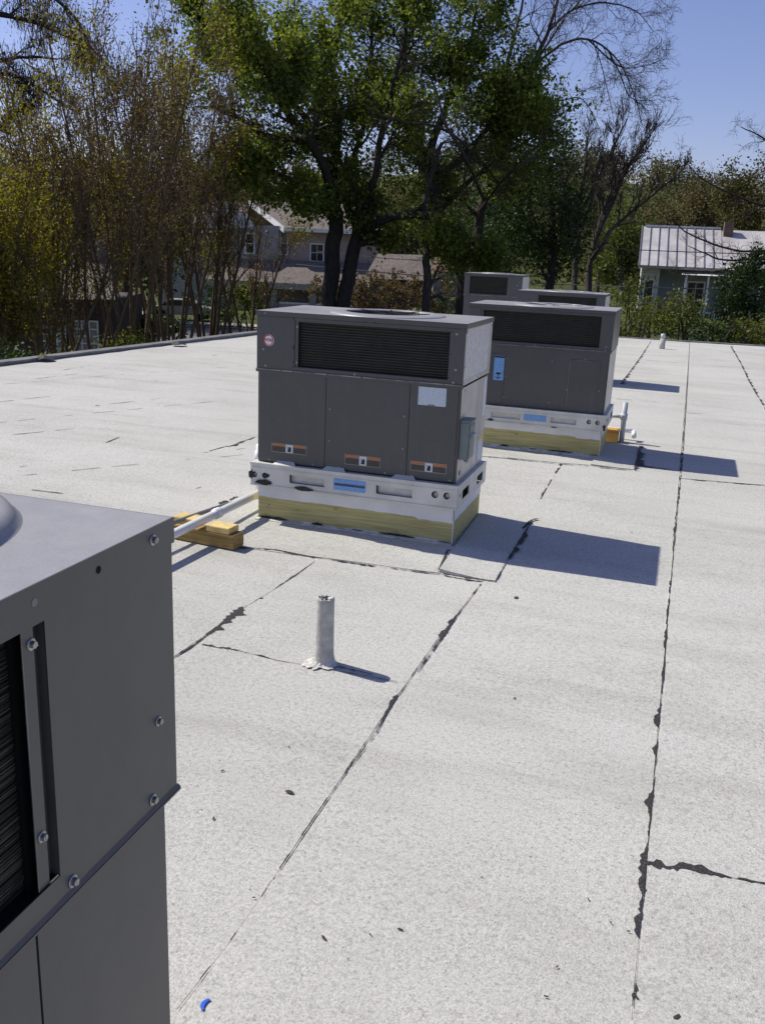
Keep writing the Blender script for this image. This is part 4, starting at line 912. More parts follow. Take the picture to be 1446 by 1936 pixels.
# ================================================================== TREES
class Tree:
    def __init__(s, seed, k=(6, 5, 4, 3, 3, 3)): s.rg = np.random.default_rng(seed); s.V = []; s.F = []; s.n = 0; s.tips = []; s.k = k; s.TV = []; s.TF = []; s.tn = 0
    def tube(s, P, R, lvl, trunk=False):
        P = np.asarray(P, float); R = np.asarray(R, float); k = 9 if trunk else s.k[min(lvl, 5)]; n = len(P)
        T = np.gradient(P, axis=0); T /= (np.linalg.norm(T, axis=1, keepdims=True)+1e-9)
        ref = np.array([1.0, .3, .1]) if abs(T[0, 2]) > .8 else np.array([0, 0, 1.0])
        A = np.cross(T, ref); A /= (np.linalg.norm(A, axis=1, keepdims=True)+1e-9); B = np.cross(T, A)
        t = np.arange(k)*2*math.pi/k
        V = P[:, None]+R[:, None, None]*(A[:, None]*np.cos(t)[None, :, None]+B[:, None]*np.sin(t)[None, :, None])
        i = np.arange(n-1)[:, None]*k; j = np.arange(k)[None]; j2 = (j+1) % k
        F = np.stack([i+j, i+j2, i+k+j2, i+k+j], -1).reshape(-1, 4)
        if trunk: s.TV.append(V.reshape(-1, 3)); s.TF.append(F+s.tn); s.tn += n*k
        else: s.V.append(V.reshape(-1, 3)); s.F.append(F+s.n); s.n += n*k
    def grow(s, p, d, L, r, lvl, mx, P):
        rg = s.rg; n = 5 if lvl < 3 else 4
        pts = [p]; d = d/np.linalg.norm(d)
        for i in range(n):
            d = d+rg.normal(0, P['wig'], 3)+np.array([0, 0, P['up']*(1 if lvl < mx-1 else P.get('tipup', 1))]); d /= np.linalg.norm(d); pts.append(pts[-1]+d*L/n)
        pts = np.array(pts); rr = np.linspace(r, r*P.get('tap', .45), n+1)
        s.tube(pts, rr, lvl)
        if lvl >= mx: s.tips.append(pts[-1]); s.tips.append(pts[n//2+1]); return
        s.spawn(pts, rr, L, lvl, mx, P)
        if lvl >= mx-1: s.tips.append(pts[-1])
    def spawn(s, pts, rr, L, lvl, mx, P, t0=.22, nb=None):
        rg = s.rg; nb = nb or P['nb'][min(lvl, len(P['nb'])-1)]; seg = np.linalg.norm(np.diff(pts, axis=0), axis=1); cum = np.concatenate([[0], np.cumsum(seg)])/seg.sum()
        for q in range(nb):
            t = t0+(1-t0)*(q+rg.uniform(.1, .9))/nb if q < nb-1 else .99
            i = min(np.searchsorted(cum, t)-1, len(pts)-2); i = max(i, 0); u = (t-cum[i])/(cum[i+1]-cum[i]+1e-9); b = pts[i]+(pts[i+1]-pts[i])*u; dd = pts[i+1]-pts[i]; dd = dd/np.linalg.norm(dd)
            ax = rg.normal(0, 1, 3); ax = ax-dd*(ax@dd); ax /= np.linalg.norm(ax)
            an = P['ang']*rg.uniform(.6, 1.25) if q < nb-1 else P['ang']*.35
            nd = dd*math.cos(an)+ax*math.sin(an)+np.array(P.get('bias', (0, 0, 0)))
            r0 = rr[i]*(1-u)+rr[i+1]*u
            s.grow(b, nd, L*P['lr']*rg.uniform(.7, 1.15)*(1-.35*t*(lvl == 0)), max(r0*P['rr'], P['rmin']), lvl+1, mx, P)
    def limb(s, pts, r0, r1, mx, P, L=None, nb=None, trunk=False, t0=.25, lvl=0):
        """hand placed limb (world points), smoothed, then children"""
        pts = np.array(pts, float)
        t = np.linspace(0, len(pts)-1, (len(pts)-1)*4+1); i = np.clip(t.astype(int), 0, len(pts)-2); u = t-i
        pad = np.vstack([2*pts[0]-pts[1], pts, 2*pts[-1]-pts[-2]]); a, b, c, d = pad[i], pad[i+1], pad[i+2], pad[i+3]; u = u[:, None]
        Q = .5*((2*b)+(-a+c)*u+(2*a-5*b+4*c-d)*u**2+(-a+3*b-3*c+d)*u**3)
        rr = np.linspace(r0, r1, len(Q)); Q[1:-1] += s.rg.normal(0, r0*.12, (len(Q)-2, 3))
        s.tube(Q, rr, 0, trunk)
        if nb != 0: s.spawn(Q, rr, L or 3.0, lvl, mx, P, t0, nb)
        return Q
    def build(s, root, bark, tbark=None):
        for nm, V, F in (('trunk', s.TV, s.TF), ('branches', s.V, s.F)):
            if not V: continue
            V = np.vstack(V); F = np.vstack(F); me = bpy.data.meshes.new(nm); me.vertices.add(len(V)); me.vertices.foreach_set('co', V.astype(np.float32).ravel())
            me.loops.add(len(F)*4); me.loops.foreach_set('vertex_index', F.astype(np.int32).ravel()); me.polygons.add(len(F)); me.polygons.foreach_set('loop_start', np.arange(len(F), dtype=np.int32)*4); me.polygons.foreach_set('loop_total', np.full(len(F), 4, np.int32))
            me.polygons.foreach_set('use_smooth', np.ones(len(F), bool)); me.update(calc_edges=True)
            o = link(nm, me, (tbark or bark) if nm == 'trunk' else bark, root); o.matrix_parent_inverse = Matrix.Translation(-root.location)
            if nm == 'branches' and len(F) > 50000: pass
def leaves(name, C, per, spread, size, seed, material, root, asp=.55, up=.0, drop=None, sq=(1, 1, 1)):
    rg = np.random.default_rng(seed); C = np.asarray(C); n = len(C)*per
    if n == 0: return
    P = np.repeat(C, per, 0)+rg.normal(0, spread, (n, 3))*np.array(sq)
    a = rg.normal(0, 1, (n, 3)); a[:, 2] += up; a /= np.linalg.norm(a, axis=1, keepdims=True); b = rg.normal(0, 1, (n, 3)); b -= a*(a*b).sum(1, keepdims=True); b /= np.linalg.norm(b, axis=1, keepdims=True)
    if drop: a = np.tile([0, 0, -1.0], (n, 1))+rg.normal(0, .25, (n, 3)); b = rg.normal(0, 1, (n, 3)); b[:, 2] = 0; b /= np.linalg.norm(b, axis=1, keepdims=True)
    sz = size*rg.uniform(.45, 1.2, (n, 1))*(1+.5*(rg.random((n, 1)) < .2)); V = np.stack([P-a*sz*.5, P+b*sz*asp*.5+a*sz*.05, P+a*sz*.5, P-b*sz*asp*.5], 1).reshape(-1, 3)
    o = quadmesh(name, V, n, material, root, kind='stuff'); o.matrix_parent_inverse = Matrix.Translation(-root.location)
    return o
def blob(c, R, n, seed, shell=.5):
    rg = np.random.default_rng(seed); v = rg.normal(0, 1, (n, 3)); v /= np.linalg.norm(v, axis=1, keepdims=True); r = rg.uniform(shell, 1, (n, 1))**.6
    return np.array(c)+v*r*np.array(R)*(1+.15*np.sin(v[:, :1]*7+v[:, 2:]*5))
def tree_root(name, label, cat, px, dist, group=None):
    q = place(px, dist); return thing(name, label, cat, (q[0], q[1], float(gz(q[0], q[1]))-.05), 0, group)
def T(pts, dist):
    """survey a limb seen at (px,py) at a distance; third value = metres nearer/farther"""
    return [AT(p[0], p[1], dist+(p[2] if len(p) > 2 else 0)) for p in pts]
def foot(px, dist):
    q = place(px, dist); return np.array([q[0], q[1], float(gz(q[0], q[1]))-.1])

def clumps(C, k, sp, seed):
    rg = np.random.default_rng(seed); C = np.asarray(C); i = rg.choice(len(C), max(1, len(C)//k), replace=False)
    return np.repeat(C[i], k, 0)+rg.normal(0, sp, (len(i)*k, 3))*np.array([1, 1, .7])
def patchy(P, sc, seed):
    q = np.asarray(P)*sc; return (np.sin(q[:, 0]*1.1+seed)+np.sin(q[:, 1]*1.3+2*seed)+np.sin(q[:, 2]*1.9+3*seed+q[:, 0]*.7))/3
PO = dict(wig=.16, up=.05, nb=(7, 5, 4, 3, 3), ang=.85, lr=.62, rr=.55, rmin=.012, tap=.4)
# --- big green tree with twin trunks
DO = 31
oak = tree_root('leafy_tree', 'large spring green tree with two dark trunks behind the badge unit', 'tree', 640, DO)
t = Tree(11); b1 = foot(618, DO); b2_ = foot(640, DO)
q = t.limb([b1]+T([(622, 560), (630, 490), (634, 420), (628, 365)], DO), .29, .24, 4, PO, 3.4, 2, True, .8)
t.limb(T([(628, 365), (606, 300, -1), (570, 245, -2), (520, 180, -2.5), (488, 70, -3), (470, -20, -3)], DO), .19, .05, 4, PO, 3.0, 9)
t.limb(T([(628, 370), (632, 310, 1), (640, 240, 1.5), (628, 160, 2), (640, 60, 2), (650, -40, 2)], DO), .19, .05, 4, PO, 3.0, 9)
t.limb(T([(620, 366), (560, 345, -1), (510, 325, -1.5), (455, 325, -2), (420, 345, -2)], DO), .13, .03, 4, PO, 2.2, 6)
t.limb(T([(588, 268), (540, 262), (490, 250), (440, 215), (395, 200)], DO-1), .13, .04, 4, PO, 2.4, 7)
t.limb([b2_]+T([(648, 570), (664, 500), (676, 440), (680, 425)], DO), .26, .21, 4, PO, 3.0, 2, True, .8)
t.limb(T([(678, 440), (660, 400), (650, 350, 1), (668, 300, 2), (690, 220, 2), (700, 120, 2), (705, 10, 2)], DO), .17, .05, 4, PO, 3.0, 9)
t.limb(T([(680, 430), (694, 380), (712, 310, -1), (725, 230, -1), (745, 150, -1), (770, 40, -1)], DO), .17, .05, 4, PO, 2.8, 8)
t.limb(T([(680, 440), (735, 412, -1), (800, 408, -1.5), (860, 425, -1), (905, 470, -1)], DO), .17, .05, 4, PO, 1.6, 5)
t.limb(T([(600, 290), (560, 200), (430, 110, 1), (380, 40, 1)], DO), .13, .04, 4, PO, 2.6, 7)
t.build(oak, 'bark_dark'); tips = np.array(t.tips)
rg = np.random.default_rng(1)
ext = np.vstack([blob(AT(470, 60, DO), (4.0, 3.5, 2.6), 105, 1), blob(AT(640, 50, DO+1), (4.5, 4, 2.8), 120, 2), blob(AT(560, 215, DO), (3.4, 3, 1.5), 36, 3), blob(AT(740, 210, DO+1), (2.6, 3, 2.6), 45, 4), blob(AT(400, 190, DO), (1.6, 2, 1.8), 24, 5), blob(AT(590, 400, DO), (.8, .8, .9), 18, 6), blob(AT(760, 380, DO+2), (2.0, 1.6, 1.3), 60, 66)])
sel = (patchy(tips, .9, 1.0) > -.05) & (rg.random(len(tips)) < .42)
leaves('crown', np.vstack([tips[sel], clumps(ext, 6, .42, 3)]), 34, .20, .145, 21, 'leaf_green', oak, .6, .4)
# --- second green tree, right of it, with leaning trunk
DB = 34
tb_ = tree_root('leafy_tree', 'green tree with a leaning dark trunk right of the twin trunk tree', 'tree', 890, DB)
t = Tree(12)
t.limb([foot(885, DB)]+T([(874, 535), (858, 470), (830, 400), (812, 330), (800, 290)], DB), .28, .2, 4, PO, 2.4, 3, True, .7)
t.limb(T([(800, 290), (780, 225), (765, 140), (768, 30), (775, -60)], DB), .17, .05, 4, PO, 3.0, 9)
t.limb(T([(806, 300), (840, 210), (880, 120), (900, 20)], DB), .18, .05, 4, PO, 3.0, 9)
t.limb(T([(815, 345), (880, 290), (940, 220), (1000, 160)], DB), .14, .04, 4, PO, 2.6, 8)
t.limb(T([(830, 400), (890, 340, 1), (960, 290, 1), (1020, 250, 1)], DB), .12, .03, 4, PO, 2.4, 7)
t.build(tb_, 'bark_dark'); tips = np.array(t.tips)
ext = np.vstack([blob(AT(900, 70, DB), (3.3, 3, 2.3), 85, 7), blob(AT(1000, 190, DB), (1.4, 2, 2.1), 75, 8), blob(AT(1038, 235, DB), (.8, 1, .8), 34, 9), blob(AT(960, 270, DB), (1.6, 2, 1.4), 50, 10), blob(AT(830, 150, DB+2), (2.5, 2, 2.5), 40, 99)])
sel = (patchy(tips, .9, 2.0) > -.05) & (rg.random(len(tips)) < .36)
leaves('crown', np.vstack([tips[sel], clumps(ext, 6, .40, 4)]), 34, .20, .145, 22, 'leaf_green', tb_, .6, .4)
# --- bare tree with drooping limbs against the sky
PB = dict(wig=.26, up=-.01, tipup=1, nb=(9, 5, 4, 2, 2), ang=.72, lr=.66, rr=.50, rmin=.0065, tap=.35)
DP = 37
bt = tree_root('bare_tree', 'tall bare tree whose drooping twigs stand against the blue sky', 'tree', 900, DP)
t = Tree(13)
t.limb([foot(893, DP)]+T([(893, 540), (898, 470), (908, 400), (925, 340), (942, 280)], DP), .23, .165, 4, PB, 2.34, 3, True, .6)
t.limb(T([(942, 280), (968, 200), (1005, 125), (1035, 60), (1060, -20), (1080, -80)], DP), .135, .045, 4, PB, 3.64, 8)
t.limb(T([(940, 285), (945, 200), (960, 110), (985, 20), (990, -60)], DP), .11, .04, 4, PB, 3.12, 7)
t.limb(T([(1005, 125), (1060, 85, -.5), (1110, 74, -1), (1160, 105, -1), (1195, 170, -1), (1215, 240, -1)], DP), .062, .012, 4, PB, 2.4, 16)
t.limb(T([(1110, 74), (1170, 125, 1), (1215, 125, 1), (1255, 112, 1)], DP-1), .032, .009, 4, PB, 1.7, 10)
t.limb(T([(1150, 98), (1172, 140, 0), (1192, 185, 0), (1238, 190, 0)], DP-1), .032, .009, 4, PB, 1.5, 9)
t.limb(T([(1120, 76), (1135, 120, 1), (1150, 180, 1), (1160, 230, 1)], DP), .028, .008, 4, PB, 1.4, 8)
t.limb(T([(1035, 60), (1080, 20, 1), (1140, 5, 1), (1200, 20, 1), (1235, 60, 1)], DP), .055, .010, 4, PB, 2.4, 14)
t.limb(T([(1080, 20), (1120, -20, 1), (1180, -20, 1), (1250, 0, 1)], DP), .04, .010, 4, PB, 2.0, 9)
t.limb(T([(1000, 190, 0), (1060, 190, 1), (1095, 185, 1), (1120, 215, 1), (1135, 250, 1)], DP), .040, .010, 4, PB, 1.6, 10)
t.limb(T([(975, 180), (1010, 120, -2), (1050, 60, -3), (1080, 10, -3)], DP), .06, .02, 4, PB, 2.6, 10)
t.limb(T([(915, 380), (880, 300, -8), (840, 230, -9), (815, 150, -9), (760, 100, -9)], DP), .07, .02, 4, PB, 2.2, 12)
t.limb(T([(905, 400), (960, 330, -5), (1010, 300, -5), (1050, 300, -5)], DP), .06, .015, 4, PB, 2.2, 10)
t.limb(T([(930, 330), (850, 250, -8), (760, 230, -9), (700, 210, -9)], DP), .06, .015, 4, PB, 2.2, 10)
t.build(bt, 'bark_grey')
# thin trunk at 805
ttree = tree_root('bare_tree', 'thin dark trunk with few twigs between the two green trees', 'tree', 805, 30)
t = Tree(14); t.limb([foot(806, 30)]+T([(806, 560), (806, 480), (800, 400), (815, 330), (835, 270)], 30), .16, .06, 4, PB, 1.8, 10, True, .3)
t.build(ttree, 'bark_grey')
# --- low dark evergreen right of the bare tree
ev = tree_root('evergreen_tree', 'dark green bushy evergreen rising behind the access door unit', 'tree', 1050, 37)
t = Tree(15); t.limb([foot(1040, 37)]+T([(1040, 520), (1045, 440), (1040, 340)], 37), .22, .08, 3, PO, 2.0, 8, True, .2); t.build(ev, 'bark_dark')
ext = np.vstack([blob(AT(1030, 400, 37), (1.8, 1.8, 2.4), 190, 11, .3), blob(AT(1065, 450, 37), (1.1, 1.5, 1.5), 80, 12, .3), blob(AT(980, 470, 38), (1.8, 1.5, 1.6), 100, 13, .3), blob(AT(1010, 300, 37), (1.5, 1.5, .9), 60, 14), blob(AT(900, 470, 40), (2.5, 1.5, 1.8), 120, 15, .3)])
leaves('crown', ext, 34, .28, .13, 23, 'leaf_dark', ev, .6, .2)
# --- upright small bare trees in front of the hill
PV = dict(wig=.14, up=.10, nb=(7, 5, 4, 3), ang=.55, lr=.62, rr=.55, rmin=.014, tap=.45)
for k, (lab, D_, limbs) in enumerate([
    ('small bare tree with upright forked limbs left of the metal roofed house', 42, [[(1110, 560), (1115, 500), (1130, 440), (1160, 370), (1190, 310), (1215, 280)], [(1118, 490), (1160, 430), (1220, 380), (1280, 330)], [(1125, 450), (1150, 400), (1180, 330), (1220, 265)], [(1120, 470), (1140, 400), (1165, 340), (1195, 300)]]),
    ('pollarded bare tree with thick upright stubs left of the gap in the hill trees', 46, [[(1085, 540), (1090, 470), (1095, 400), (1105, 320), (1110, 260)], [(1092, 450), (1115, 390), (1128, 320), (1140, 280)], [(1092, 440), (1070, 380), (1062, 300)], [(1098, 400), (1130, 340), (1165, 265), (1185, 225)]])]):
    r = tree_root('bare_tree', lab, 'tree', limbs[0][0][0], D_); t = Tree(30+k)
    t.limb([foot(limbs[0][0][0], D_)]+T(limbs[0], D_), .19, .06, 4, PV, 2.2, 9, True, .35)
    for l in limbs[1:]: t.limb(T(l, D_), .12, .035, 4, PV, 2.0, 8)
    t.build(r, 'bark_grey')
# --- crepe myrtles along the left edge of the roof
PM = dict(wig=.10, up=.06, nb=(5, 4, 3, 3), ang=.45, lr=.62, rr=.55, rmin=.010, tap=.5)
specs = [(-50, 22, 'brown crepe myrtle at the far left edge of the photo', 6, 200, .35), (50, 22, 'crepe myrtle with yellow green tips above the two dark grid windows', 6, 230, .65),
         (160, 23.5, 'tall crepe myrtle with brown seed heads reaching the open sky', 6, 40, .42), (240, 25, 'dense crepe myrtle with many brown stems left of the pale driveway', 7, -60, .6),
         (320, 28, 'crepe myrtle with pale lit stems in front of the parked car', 8, -10, .75), (395, 32, 'crepe myrtle with slender stems in front of the brick house', 7, 60, .7), (465, 35, 'thin crepe myrtle just left of the badge unit', 4, 290, .5),
         (95, 27, 'second row crepe myrtle between the yellow tipped one and the tall one', 5, 190, .6), (285, 30, 'back row crepe myrtle between the dense one and the pale stemmed one', 5, -30, .5)]
for k, (px, D_, lab, ns_, top, fr) in enumerate(specs):
    r = tree_root('crepe_myrtle', lab, 'tree', px, D_, 'crepe myrtles beyond the left roof edge'); t = Tree(50+k, (6, 4, 3, 3, 3, 3)); rg = t.rg; b = foot(px, D_)
    for j in range(ns_):
        spread = (j-(ns_-1)/2)/ns_*2; H = (AT(px, top, D_)[2]-b[2])*rg.uniform(.72, .95)
        d = RH*spread*1.5+FH*rg.uniform(-1, 1)*.8
        P3 = [b+np.array([d[0]*.12, d[1]*.12, 0]), b+np.array([d[0]*.4, d[1]*.4, H*.25]), b+np.array([d[0]*.95+rg.normal(0, .15), d[1]*.9, H*.55]), b+np.array([d[0]*1.5+rg.normal(0, .25), d[1]*1.5, H*.88])]
        t.limb(P3, rg.uniform(.045, .075)*D_/25, .018, 3, PM, 2.3*(H/9), 12, True, .42)
    t.build(r, 'bark_red', 'bark_red'); tips = np.array(t.tips)
    pv = patchy(tips, 1.15, k*.7); sel = pv > (.42-.75*fr); keep = pv < .55-fr*.3
    leaves('crown', tips[sel], 10, .19, .085, 60+k, 'leaf_myrtle', r, .5)
    leaves('seed_heads', tips[(~sel) & keep & (rg.random(len(tips)) < .8)], 4, .12, .06, 80+k, 'leaf_brown', r, .6)
# --- dark draped tree upper left
DF = 31
pt = tree_root('draped_tree', 'dark tree reaching in from the upper left with heavy drooping boughs', 'tree', -260, DF)
PF = dict(wig=.16, up=-.03, nb=(7, 5, 4, 3), ang=.7, lr=.55, rr=.5, rmin=.012, tap=.4)
t = Tree(16); t.limb([foot(-260, DF)]+T([(-250, 500), (-240, 250), (-220, 50), (-200, -150)], DF), .4, .2, 3, PF, 2.0, 3, True)
for l in ([(-235, 60), (-100, 20), (0, 27), (60, 40), (110, 60), (170, 90), (215, 130)], [(-230, 150), (-80, 120), (0, 115), (50, 108), (110, 112)], [(-230, -60), (-60, -60), (60, -30), (130, 20), (170, 80)], [(-220, 240), (-80, 190), (0, 140), (60, 160), (150, 215)], [(-220, 300), (-100, 270), (0, 240), (60, 190), (75, 160)]):
    t.limb(T(l, DF), .12, .03, 4, PF, 1.8, 10)
t.build(pt, 'bark_dark'); tips = np.array(t.tips)
ext = np.vstack([blob(AT(a, b, DF), (c*.8, c, e), n_, 70+i, .2) for i, (a, b, c, e, n_) in enumerate([(130, 45, 1.1, .5, 40), (190, 110, 1.0, .5, 36), (40, 190, .8, .5, 20), (120, 150, .6, .7, 14), (160, 215, .9, .4, 18)])])
leaves('drooping_foliage', np.vstack([tips[::3], ext]), 8, .17, .15, 24, 'leaf_drape', pt, .16, drop=True)

# --- hedge beyond the far edge of the roof
def shrub(px, py, D_, Rr, n_, lab, material, seed, cat='shrub', name='shrub', per=34, size=.085, grp=None):
    c = AT(px, py, D_); r = tree_root(name, lab, cat, px, D_, grp); t = Tree(seed); b = foot(px, D_)
    P = dict(wig=.15, up=.05, nb=(5, 4, 3), ang=.6, lr=.6, rr=.6, rmin=.01, tap=.5)
    for j in range(4): t.limb([b+np.array([.05*j, 0, 0]), (b*.5+c*.5)+t.rg.normal(0, .25, 3), c+t.rg.normal(0, .35, 3)*np.array(Rr)], .05, .02, 2, P, max(Rr)*.6, 7, True, .3)
    t.build(r, 'bark_grey'); leaves('crown', blob(c, Rr, n_, seed, .25), per, .12, size, seed, material, r, .55, .4)
    return r
sh = [(1185, 610, 24, (.8, .8, .9), 50, 'dark yellow green shrub touching the right end of the access door unit'), (1232, 605, 25, (.75, .8, .55), 45, 'low yellow green shrub in front of the white house corner'),
      (1290, 600, 25, (.8, .8, .65), 55, 'rounded shrub in front of the farmhouse porch rail'), (1345, 640, 24, (.8, .7, .5), 45, 'low dull green shrub right of the porch rail'),
      (1200, 560, 30, (.6, .6, .7), 30, 'slender shrub rising beside the corner of the farmhouse'),
      (1410, 635, 24, (.9, .7, .5), 55, 'bright yellow green shrub at the right edge over the roof'), (1480, 630, 24, (.9, .7, .6), 45, 'shrub cropped by the right edge of the photo')]
for k, s_k in enumerate(sh): shrub(*s_k[:5], s_k[5], 'leaf_hedge' if k not in (3,) else 'leaf_dark', 200+k, grp='shrubs beyond the far roof edge')
mg = shrub(1420, 560, 34, (1.6, 1.4, 1.5), 260, 'broad dark magnolia covering the right end of the farmhouse', 'leaf_dark', 220, 'tree', 'magnolia_tree', 34, .11)
for a, b, q in ((1375, 590, 0), (1440, 500, 1)): pass
leaves('crown', np.vstack([blob(AT(1385, 590, 34), (.7, .8, .8), 60, 221, .2), blob(AT(1450, 500, 34), (1.0, .9, .8), 70, 222, .2)]), 34, .12, .11, 223, 'leaf_dark', mg, .55, .4)
# under-hedge left: low growth under the myrtles
for k, (px, py, D_, Rr, n_, lab, mt) in enumerate([(10, 680, 19, (.8, .7, .3), 30, 'dark undergrowth at the left edge behind the roof', 'leaf_dark'), (125, 690, 17, (.5, .4, .15), 14, 'pale low shrub under the grid windows', 'leaf_hedge'),
        (235, 650, 24, (.8, .6, .5), 26, 'yellow green sprouts between myrtle stems', 'leaf_hedge'), (290, 615, 34, (1.4, 1, .7), 50, 'low green shrubs behind the myrtle stems', 'leaf_dark'), (430, 575, 50, (2.4, 1.5, 1.1), 90, 'rounded shrub in front of the brick house porch', 'leaf_dark'),
        (470, 560, 40, (.9, .8, .8), 40, 'thin yellow green bush left of the badge unit top', 'leaf_hedge'), (845, 580, 60, (2, 1.5, .7), 60, 'spiky dark shrub in front of the pale fence', 'leaf_dark'), (730, 560, 44, (4, 1.5, 1.2), 160, 'dark brown thicket in shade behind the badge unit', 'leaf_brown')]):
    shrub(px, py, D_, Rr, n_, lab, mt, 240+k, per=30, size=.09 if D_ < 30 else .16)

# ================================================================== HOUSES
def house_root(px, dist, label, rz=0, z=None):
    q = place(px, dist); return thing('house', label, 'house', (q[0], q[1], float(gz(q[0], q[1])) if z is None else z), YAW+rz)
def window(r, x0, x1, z0, z1, y, nx=2, nz=2, fw=.08, glass='glass', frame='trim'):
    f = MB(); f.box(x0-fw, x0, y-.06, y, z0-fw, z1+fw); f.box(x1, x1+fw, y-.06, y, z0-fw, z1+fw); f.box(x0, x1, y-.06, y, z1, z1+fw); f.box(x0, x1, y-.08, y, z0-fw, z0)
    for k in range(1, nx): xx = x0+(x1-x0)*k/nx; f.box(xx-.02, xx+.02, y-.045, y-.01, z0, z1)
    for k in range(1, nz): zz = z0+(z1-z0)*k/nz; f.box(x0, x1, y-.05, y-.012, zz-.025, zz+.025)
    o = f.build('window', frame, r); MB().box(x0, x1, y-.008, y-.002, z0, z1).build('pane', glass, o); return o
# right: farmhouse with standing seam roof. scale .0358 m per px at 62 m
K = 62/FPX
fh = house_root(1208, 62, 'white farmhouse with pale metal roof and shaded porch at the right', -.24)
zg = fh.location.z
def ZA(py, px, dist): return 1.5992+(505+.043*(px-723)-py+.0)*dist/FPX*1.0
HZ = lambda px: 968-FPX*math.tan(PITCH)+.043*(px-723)+2   # horizon row
def zloc(py, px, dist): return CAM[2]+(HZ(px)-py)*dist/FPX/ math.cos(PITCH)**0 - zg
ze = zloc(503, 1208, 60); zrg = zloc(434, 1215, 64); Wd = 13.0
MB().box(.25, Wd, 2.0, 8, 0, ze-.1).build('wall', 'siding_blue', fh)
wl = MB().box(.12, 1.25, .9, 7.9, 0, ze-.1).build('corner_bay', 'siding', fh)
for k in range(34):
    z = .1+k*.125
    if z < ze-.2: [MB().box(p0, p1, .86, .90, z, z+.11).build('siding_board', 'siding', wl) for p0, p1 in ((.10, .32), (1.02, 1.27))]
window(fh, .42, .92, zloc(612, 1230, 62), zloc(530, 1230, 62), .88, 1, 2, .08)
window(fh, 3.2, 4.2, zloc(600, 1310, 62), zloc(535, 1310, 62), 1.98, 2, 2, .1)
window(fh, 6.0, 7.0, zloc(600, 1310, 62), zloc(535, 1310, 62), 1.98, 2, 2, .1)
rf = MB().add([(-.15, 0, ze-.06), (Wd, 0, ze-.06), (Wd, 4.6, zrg-.05), (.15, 4.6, zrg-.05), (-.15, 9.2, ze-.06), (Wd, 9.2, ze-.06)], [(0, 1, 2, 3), (3, 2, 5, 4)]).build('roof', 'metalroof', fh)
sl2 = (zrg-ze)/4.6; npn = 22; pw = 5.2/9
seg = []
for k in range(9):
    x0 = -.13+k*pw; MB().add([(x0+.03, 0, ze), (x0+pw-.03, 0, ze), (x0+pw-.03+.0, 4.6, zrg), (x0+.03, 4.6, zrg)], [(0, 1, 2, 3)]).build('roof_panel', 'metalroof', rf)
    MB().add([(x0-.03, -.02, ze), (x0+.03, -.02, ze), (x0+.03, 4.6, zrg+.02), (x0-.03, 4.6, zrg+.02), (x0-.02, -.02, ze+.07), (x0+.02, -.02, ze+.07), (x0+.02, 4.6, zrg+.09), (x0-.02, 4.6, zrg+.09)], [(0, 1, 5, 4), (1, 2, 6, 5), (4, 5, 6, 7), (3, 0, 4, 7)]).build('roof_seam', 'conduit', rf)
MB().box(.1, 5.0, 4.5, 4.7, zrg, zrg+.12).build('ridge_cap', 'trim', fh)
MB().box(-.15, 5.1, -.08, 0, ze-.18, ze-.02).build('fascia', 'palewall', fh)
MB().add([(-.15, 0, ze-.2), (5, 0, ze-.2), (5, 2, ze-.2), (-.15, 2, ze-.2)], [(0, 1, 2, 3)]).build('soffit', 'palewall', fh)
MB().box(5.15, 5.75, 3.8, 4.4, ze, zrg+.45).build('chimney', 'chimney', rf)
MB().add([(2.6, -.6, zloc(520, 1290, 61)), (Wd, -.6, zloc(520, 1290, 61)), (Wd, 1.9, zloc(509, 1290, 63)), (2.6, 1.9, zloc(509, 1290, 63))], [(0, 1, 2, 3)]).build('porch_roof', 'trim', fh)
MB().add([(8, 2, ze+1), (10.6, 2, ze+1), (9.3, 2, zrg+.6), (9.3, 7, zrg+.6)], [(0, 1, 2), (1, 3, 2), (0, 2, 3)]).build('gable_roof', 'metalroof', fh)
zp = zloc(600, 1310, 61)
MB().box(1.3, Wd, -.6, 2.0, zp-.55, zp-.35).build('porch_floor', 'palewall', fh)
for x in (2.9, 4.25, 5.6, 7.4, 9.2): MB().box(x-.06, x+.06, -.5, -.38, zp-.4, zloc(521, 1290, 61)).build('porch_post', 'trim', fh, bevel=.01)
rl = MB().box(2.96, 9.2, -.47, -.41, zp+.42, zp+.50).box(2.96, 9.2, -.47, -.41, zp-.28, zp-.22).build('porch_rail', 'trim', fh)
for k in range(40): MB().box(3.02+k*.155, 3.07+k*.155, -.46, -.42, zp-.22, zp+.42).build('baluster', 'trim', rl)
# left: brick house at 82 m
DLH = 82; K2 = DLH/FPX
lh = house_root(400, DLH, 'two storey brick house with brown roof and porch behind the myrtles', 0); zg = lh.location.z
X = lambda px: (px-400)*K2
Z = lambda py, px=500: zloc(py, px, DLH)
MB().box(X(520), X(700), 2, 9, 0, Z(436, 560)).build('wall', 'brick', lh)
MB().box(X(300), X(520)-.01, 1.2, 8, 0, Z(430, 480)).build('wall', 'palewall', lh)
zE, zR = Z(436, 560), Z(385, 520)
MB().add([(X(528), .8, zE), (X(715), .8, zE), (X(690), 6, zR), (X(448), 6, zR)], [(0, 1, 2, 3)]).add([(X(448), 6, zR), (X(690), 6, zR), (X(715), 12, zE), (X(448), 12, zE)], [(0, 1, 2, 3)]).build('roof', 'brownroof', lh)
MB().add([(X(448), 5.9, zR+.1), (X(530), .6, zE+.1), (X(530), .6, zE-.45), (X(448), 5.9, zR-.45)], [(0, 1, 2, 3)]).box(X(530), X(715), .62, .8, zE-.3, zE).build('fascia', 'trim', lh)
